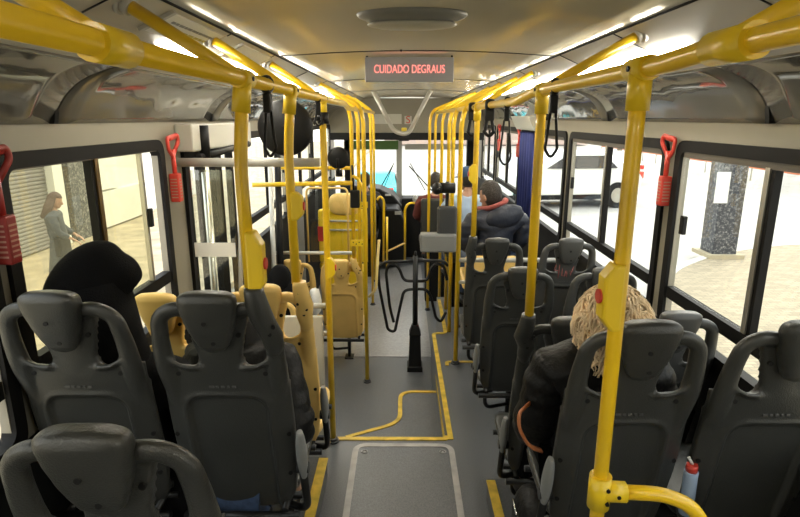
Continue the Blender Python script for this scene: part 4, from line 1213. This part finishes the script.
# his folded-down hood
mb = MB()
nk = V(0.03, -.14, .60)
def hfn(p):
    q = p.copy(); return q * (1 + .10 * noise.noise(p * 4))
mb.ell((.05, -.16, .545), (.165, .075, .10), 28, 16, (.25, -.25, 0), hfn); build(mb, 'hood', M['navy'], p5)
mb = MB(); mb.tube([V(-.11, .05, .585), V(-.09, -.08, .60), V(.0, -.13, .635), V(.08, -.10, .665), V(.10, .0, .66)], .027, 12, fil=.06, flat=(1, .8)); build(mb, 'hood_lining', M['hood_lining'], p5)
# 6 blue cap
person('passenger with a blue cap and pale blue top beyond the right poles', W(.66, 5.75, -1.34), .1, head=(-.0, 0, 0), hy=.5, hp=-.2, jacket='pale_blue', head_kind='cap', trouser='jean', voxel=.008)
# 7 maroon
person('passenger in a maroon top seated between the far right poles, near the windscreen', W(.43, 7.35, -1.55), 0, hp=-.1, jacket='maroon', head_kind='hair', trouser='cloth_black', voxel=.008)
# 8 driver
person('driver in a dark grey jacket at the front left', W(-.58, 8.6, -1.66), 0, jacket='darkgrey_cloth', head_kind='hair', trouser='cloth_black', voxel=.008, arms=[(V(.29, .08, .28), V(.1, .34, .30)), (V(-.27, .08, .28), V(-.15, .34, .30))])
# 9 pedestrian
ZG = -2.80
person('long haired pedestrian in a grey dress on the pavement outside the left window', W(-5.35, 8.5, ZG), -1.2, sit=False, jacket='dress', trouser='dress', head_kind='long', hair='hair_brown', skirt=True, voxel=.008, hp=-.4, hy=0,
       arms=[(V(.22, .02, .28), V(.18, .20, .16)), (V(-.22, .02, .28), V(-.18, .20, .16))])
mb = MB(); mb.box((0, 0, 0), (.10, .30, .32)); tag(build(mb, 'shoulder_bag', M['black'], None, at(62, 246, 8.4), bevel=.03), 'black bag carried low beside the pedestrian outside', 'bag')

# ------------------------------------------------------------------ outside
m_pave = mat('sand_paving', (.42, .35, .24), .8, noise_amt=.28, noise_scale=2.2)
def brick_mat(name, c1, c2, cm, scale, rough=.8):
    m = mat(name, c1, rough); nt = m.node_tree; b = nt.nodes['Principled BSDF']
    br = nt.nodes.new('ShaderNodeTexBrick'); br.inputs['Color1'].default_value = (*c1, 1); br.inputs['Color2'].default_value = (*c2, 1); br.inputs['Mortar'].default_value = (*cm, 1)
    br.inputs['Scale'].default_value = scale; br.inputs['Mortar Size'].default_value = .02
    tc = nt.nodes.new('ShaderNodeTexCoord'); nt.links.new(tc.outputs['Object'], br.inputs['Vector']); nt.links.new(br.outputs['Color'], b.inputs['Base Color']); return m
m_cobble = brick_mat('sand_cobbles', (.42, .35, .23), (.31, .255, .165), (.24, .20, .14), 3.0)
m_road = mat('pale_road', (.42, .40, .36), .8, noise_amt=.08, noise_scale=1.5)
def ground(name, poly, z, m):
    mb = MB(); mb.prism(poly, H + z - .1, H + z); return struct(mb, name, m)
ground('ground_road', [(-3.2, -20), (60, -20), (60, 70), (-3.2, 70)], ZG - .12, m_road)
ground('ground_pavement_left', [(-60, -20), (-3.0, -20), (-3.0, 70), (-60, 70)], ZG, m_pave)
curve = [(2.4, -12)] + [(2.4, 3.5), (2.7, 5.5), (3.6, 8.0), (5.2, 10.4), (6.6, 11.6), (8.2, 12.4), (11, 13.0), (30, 13.4), (30, -12)]
ground('ground_pavement_right', curve, ZG, m_cobble)
mb = MB(); mb.ribbon([V(x, y, H + ZG) for x, y in curve[:-1]], .16, .012, .6); struct(mb, 'kerb_strip', mat('pale_kerb', (.6, .57, .5), .8))
# speckled pillar
m_speck = mat('speckled_stone', (.10, .115, .15), .5); nt = m_speck.node_tree; b = nt.nodes['Principled BSDF']
vo = nt.nodes.new('ShaderNodeTexNoise'); vo.inputs['Scale'].default_value = 16; vo.inputs['Detail'].default_value = 8; vo.inputs['Roughness'].default_value = .8
cr = nt.nodes.new('ShaderNodeValToRGB'); cr.color_ramp.elements[0].position = .50; cr.color_ramp.elements[1].position = .62
cr.color_ramp.elements[0].color = (.030, .033, .042, 1); cr.color_ramp.elements[1].color = (.30, .30, .29, 1)
tc = nt.nodes.new('ShaderNodeTexCoord'); nt.links.new(tc.outputs['Object'], vo.inputs['Vector']); nt.links.new(vo.outputs['Fac'], cr.inputs['Fac']); nt.links.new(cr.outputs['Color'], b.inputs['Base Color'])
t = thing('stone_pillar', 'dark speckled stone pillar on the paved corner outside the big right window', 'pillar', W(6.62, 11.5, ZG)); o = Vector(t.location)
mb = MB(); mb.box((0, 0, 2.2), (.50, .50, 4.4)); build(mb, 'shaft', m_speck, t, bevel=.02)
mb = MB(); mb.box((0, 0, .04), (.72, .72, .08)); build(mb, 'plinth', mat('tan_plinth', (.42, .36, .24), .8), t)
mb = MB(); mb.box((-.24, -.27, 1.45), (.26, .03, .62)); build(mb, 'poster', M['white'], t)
t = thing('sign_post', 'slim grey post on the paving outside, right of the stone pillar', 'post', W(6.5, 8.6, ZG))
mb = MB(); mb.tube([V(0, 0, 0), V(.1, 0, 4)], .05, 10); build(mb, 'post', mat('weathered_metal', (.40, .38, .34), .6), t)
# cars
def car(label, x, y, rz, body, sc=1.0, z=ZG - .12, van=False):
    t = thing('car', label, 'car', W(x, y, z), rz)
    hgt = 1.95 if van else 1.45
    prof = [(-2.1, .35), (-2.15, .75), (-2.0, .95), (-1.55, 1.0), (-1.0, hgt - .02), (.2, hgt), (.95, 1.0), (1.8, .85), (2.1, .65), (2.1, .35)]
    if van: prof = [(-2.3, .35), (-2.35, 1.2), (-2.25, hgt), (.9, hgt), (1.7, 1.1), (2.2, .95), (2.3, .6), (2.3, .35)]
    mb = MB(); rr = []
    for xx, e in ((-.86, .90), (-.82, .97), (-.6, 1), (.6, 1), (.82, .97), (.86, .90)):
        rr.append([V(xx * (1 - .12 * max(0, pz_ - 1) / .5), py_ * e, .35 + (pz_ - .35) * (e if pz_ > .4 else 1)) for py_, pz_ in prof])
    mb.rings(rr); build(mb, 'body', body, t, bevel=.03)
    for s in (-1, 1):
        mb = MB(); zt = hgt - .12
        P = [V(s * .875, -1.3, 1.02), V(s * .80, -.95, zt), V(s * .80, .15, zt), V(s * .875, .72, 1.02)] if not van else [V(s * .875, -.3, 1.15), V(s * .80, -.3, zt), V(s * .80, .75, zt), V(s * .875, 1.35, 1.15)]
        mb.extr(P, (s * .02, 0, 0)); build(mb, 'side_window', M['lens'], t)
        for yy in (-1.35, 1.3):
            mb = MB(); mb.tube([V(s * .70, yy, .33), V(s * .90, yy, .33)], .33, 24); wo = build(mb, 'wheel', M['black'], t)
            mb = MB(); mb.tube([V(s * .89, yy, .33), V(s * .915, yy, .33)], .19, 16); build(mb, 'hub_cap', M['alu'], wo)
        mb = MB(); mb.box((s * .55, 2.1 if not van else 2.28, .68), (.35, .08, .14)); build(mb, 'headlight', M['white'], t, bevel=.02)
        mb = MB(); mb.box((s * .62, -2.12, .82), (.25, .08, .18)); build(mb, 'tail_light', M['red'], t, bevel=.02)
    mb = MB(); mb.box((0, 0, .3), (1.5, 3.6, .16)); build(mb, 'underbody', M['black'], t)
    return t
m_carw = mat('white_car_paint', (.72, .72, .68), .25, coat=.6); m_cars = mat('silver_car_paint', (.35, .36, .37), .3, metal=.3, coat=.5)
car('white car driving on the road outside the second right window', 5.4, 19.5, PI / 2 + .12, m_carw).scale = (1.2, 1.2, 1.3)
car('silver car parked beyond the right windows', 4.6, 24.5, 0, m_cars)
car('white car far down the road outside', 9.5, 27, .2, m_carw)
# fence, wall and trees beyond the road
t = thing('street_fence', 'low fence with red and white bands across the road', 'fence', W(16, 20, ZG))
mb = MB(); mb.tube([V(0, -14, 1.1), V(0, 26, 1.1)], .05, 8); mb.tube([V(0, -14, .6), V(0, 26, .6)], .04, 8); build(mb, 'rail', mat('orange_red_rail', (.55, .16, .07), .6), t)
for i in range(21):
    mb = MB(); mb.tube([V(0, -14 + 2 * i, 0), V(0, -14 + 2 * i, 2.2)], .035, 8); build(mb, 'fence_post', M['grey_metal'], t)
def building(label, x0, x1, y0, y1, h, m, wins=0, face='x'):
    t = thing('building', label, 'building', W((x0 + x1) / 2, (y0 + y1) / 2, ZG)); 
    mb = MB(); mb.box((0, 0, h / 2), (abs(x1 - x0), y1 - y0, h)); build(mb, 'wall', m, t)
    fx = (abs(x1 - x0) / 2) * (1 if (x0 + x1) < 0 else -1)
    for i in range(wins):
        yy = -(y1 - y0) / 2 + (i + .5) * (y1 - y0) / wins
        for zz in ([4.6, 7.4] if h > 6 else []):
            mb = MB(); mb.box((fx, yy, zz), (.08, (y1 - y0) / wins * .5, 1.3)); f = build(mb, 'window', M['white'], t)
            mb = MB(); mb.box((fx * 1.003 + (.03 if fx > 0 else -.03), yy, zz), (.08, (y1 - y0) / wins * .42, 1.15)); build(mb, 'pane', M['lens'], f)
        mb = MB(); mb.box((fx, yy, 1.2), (.1, (y1 - y0) / wins * .45, 2.2)); build(mb, 'shopfront', M['grey_metal'], t)
    mb = MB(); mb.box((0, 0, h + .1), (abs(x1 - x0) + .3, y1 - y0 + .3, .2)); build(mb, 'roof', M['grey_metal'], t)
    return t
m_cream = mat('cream_plaster', (.42, .38, .28), .8, noise_amt=.06, noise_scale=.8); m_whiteb = mat('white_plaster', (.7, .69, .64), .8, noise_amt=.05, noise_scale=.8)
m_pink = mat('rose_plaster', (.5, .38, .33), .8)
building('cream building across the road on the right', 24, 32, -6, 14, 8, m_cream, 5)
building('white building across the road, beyond the cream one', 24, 32, 14.5, 34, 11, m_whiteb, 5)
building('pale rose building closing the street far ahead', -2, 20, 62, 68, 12, m_pink, 0)
# left side street front with roller shutter
t = thing('shop_building', 'pale street front with a grey roller shutter outside the left window', 'building', W(-7.7, 10.9, ZG))
mb = MB(); mb.box((-1.7, 0, 2.5), (3, 3.0, 5)); build(mb, 'wall', m_cream, t)
mb = MB(); mb.box((-1.7, 6.6, 2.5), (3, 10, 5)); build(mb, 'wall', m_whiteb, t)
mb = MB(); mb.box((-1.7, -6, 2.5), (3, 8.9, 5)); build(mb, 'wall', m_cream, t)
mb = MB(); m_sh = mat('roller_shutter', (.21, .20, .19), .6)
yy = 0
for i in range(34): mb.tube([V(-.15, -2.6, .06 + i * .082), V(-.15, 1.35, .06 + i * .082)], .05, 8, flat=(1, .9))
build(mb, 'roller_shutter', m_sh, t)
mb = MB(); mb.box((-.1, 1.55, 1.8), (.3, .36, 3.6)); build(mb, 'pilaster', M['white'], t)
mb = MB(); mb.box((-.05, 2.25, 1.9), (.3, .75, 3.8)); build(mb, 'dark_pilaster', m_speck, t)
mb = MB(); mb.box((-.12, 3.6, 1.6), (.2, 1.5, 1.2)); build(mb, 'notice_board', M['white'], t)
mb = MB(); mb.box((-.12, 3.6, 2.9), (.2, 1.7, .5)); build(mb, 'fascia', mat('blue_grey_print', (.25, .3, .4), .6), t)
for i in range(8):
    mb = MB(); y = 2.9 + .22 * i; mb.tube([V(-.05, y, .25), V(-.05, y + .08, .55), V(-.05, y + .02, .7)], .02, 6); build(mb, 'painted_mark', M['black'], t)
mb = MB(); mb.box((-.1, 4.0, .5), (.3, 4.2, .9)); build(mb, 'low_wall', m_whiteb, t)
def tree(label, x, y, h, r):
    t = thing('street_tree', label, 'tree', W(x, y, ZG))
    mb = MB(); mb.tube([V(0, 0, 0), V(.05, 0, h * .4), V(.1, .1, h * .7)], [.16, .07], 10); build(mb, 'trunk', mat('bark', (.16, .12, .08), .9), t)
    mb = MB(); rnd = random.Random(int(x * 7 + y))
    for i in range(900):
        d = Vector((rnd.gauss(0, 1), rnd.gauss(0, 1), rnd.gauss(0, 1))).normalized() * r * rnd.random() ** .4
        c = V(0, 0, h * .75) + Vector((d.x, d.y, d.z * .8)); s = rnd.uniform(.10, .2)
        a = Vector((rnd.uniform(-1, 1), rnd.uniform(-1, 1), rnd.uniform(-1, 1))).normalized(); b2 = a.orthogonal().normalized(); 
        vs = [mb.bm.verts.new(c + q) for q in (a * s, b2 * s * .5, -a * s, -b2 * s * .5)]; mb._f(vs)
    build(mb, 'foliage', mat('olive_leaves', (.20, .22, .10), .7), t)
tree('street tree beyond the fence outside the right windows', 18, 22, 6, 2.4)
tree('street tree farther along behind the fence', 18, 31, 7, 2.8)
tree('street tree near the white car outside', 12.5, 33, 6, 2.2)
# another bus ahead
car('turquoise car seen low through the left half of the windscreen', -.95, 20.5, 0, mat('turquoise_paint', (.04, .50, .56), .35)).scale = (.85, .85, .72)

# small things among the seats
mb = MB(); mb.ell((0, 0, 0), (.06, .10, .13), 16, 10, fn=lambda p: p * (1 + .15 * noise.noise(p * 3))); tag(build(mb, 'paper_bag', M['white'], None, at(315, 302, 4.8)), 'crumpled white bag between the two pale yellow seats', 'bag')
mb = MB(); c = at(691, 470, 1.62)
t = thing('lanyard', 'pale blue bottle with red and white cap between the two nearest right seats', 'bottle', c)
t.name = 'small_bottle'
mb.tube([V(0, 0, -.16), V(0, 0, -.02), V(.0, 0, .0)], [.022, .022], 12); build(mb, 'bottle_body', M['pale_blue'], t)
mb = MB(); mb.tube([V(0, 0, 0), V(0, 0, .025)], .018, 12); build(mb, 'cap', M['red'], t)
mb = MB(); mb.tube([V(0, 0, .025), V(-.015, 0, .05)], .005, 8); build(mb, 'straw', M['white'], t)

# ------------------------------------------------------------------ light, camera
w = bpy.data.worlds.new('World'); SC.world = w; w.use_nodes = True
nt = w.node_tree; bg = nt.nodes['Background']
tc = nt.nodes.new('ShaderNodeTexCoord'); sx = nt.nodes.new('ShaderNodeSeparateXYZ'); nt.links.new(tc.outputs['Generated'], sx.inputs[0])
cr = nt.nodes.new('ShaderNodeValToRGB'); nt.links.new(sx.outputs['Z'], cr.inputs[0])
cr.color_ramp.elements[0].color = (1.0, .97, .90, 1); cr.color_ramp.elements[1].color = (.88, .94, 1.0, 1); cr.color_ramp.elements[1].position = .8
nt.links.new(cr.outputs[0], bg.inputs['Color']); bg.inputs['Strength'].default_value = 1.75
sun = bpy.data.lights.new('Sun', 'SUN'); sun.energy = 1.2; sun.angle = math.radians(20); sun.color = (1, .93, .8)
so = bpy.data.objects.new('Sun', sun); COL.objects.link(so); so.rotation_euler = (math.radians(-35), math.radians(38), 0)

cam = bpy.data.cameras.new('Camera'); co = bpy.data.objects.new('Camera', cam); COL.objects.link(co)
cam.sensor_width = 36; cam.lens = FPX / 800 * 36; cam.clip_start = .02; cam.clip_end = 300
co.location = (0, 0, H); co.rotation_euler = (PI / 2 - TH, 0, math.atan(3 / FPX))
SC.camera = co
vs = SC.view_settings; vs.view_transform = 'Standard'; vs.look = 'None'; vs.gamma = 1; vs.use_curve_mapping = False; vs.exposure = 1.0
SC.cycles.max_bounces = 10; SC.cycles.diffuse_bounces = 5; SC.cycles.transparent_max_bounces = 24; SC.cycles.caustics_reflective = False; SC.cycles.caustics_refractive = False
SC.cycles.sample_clamp_indirect = 6
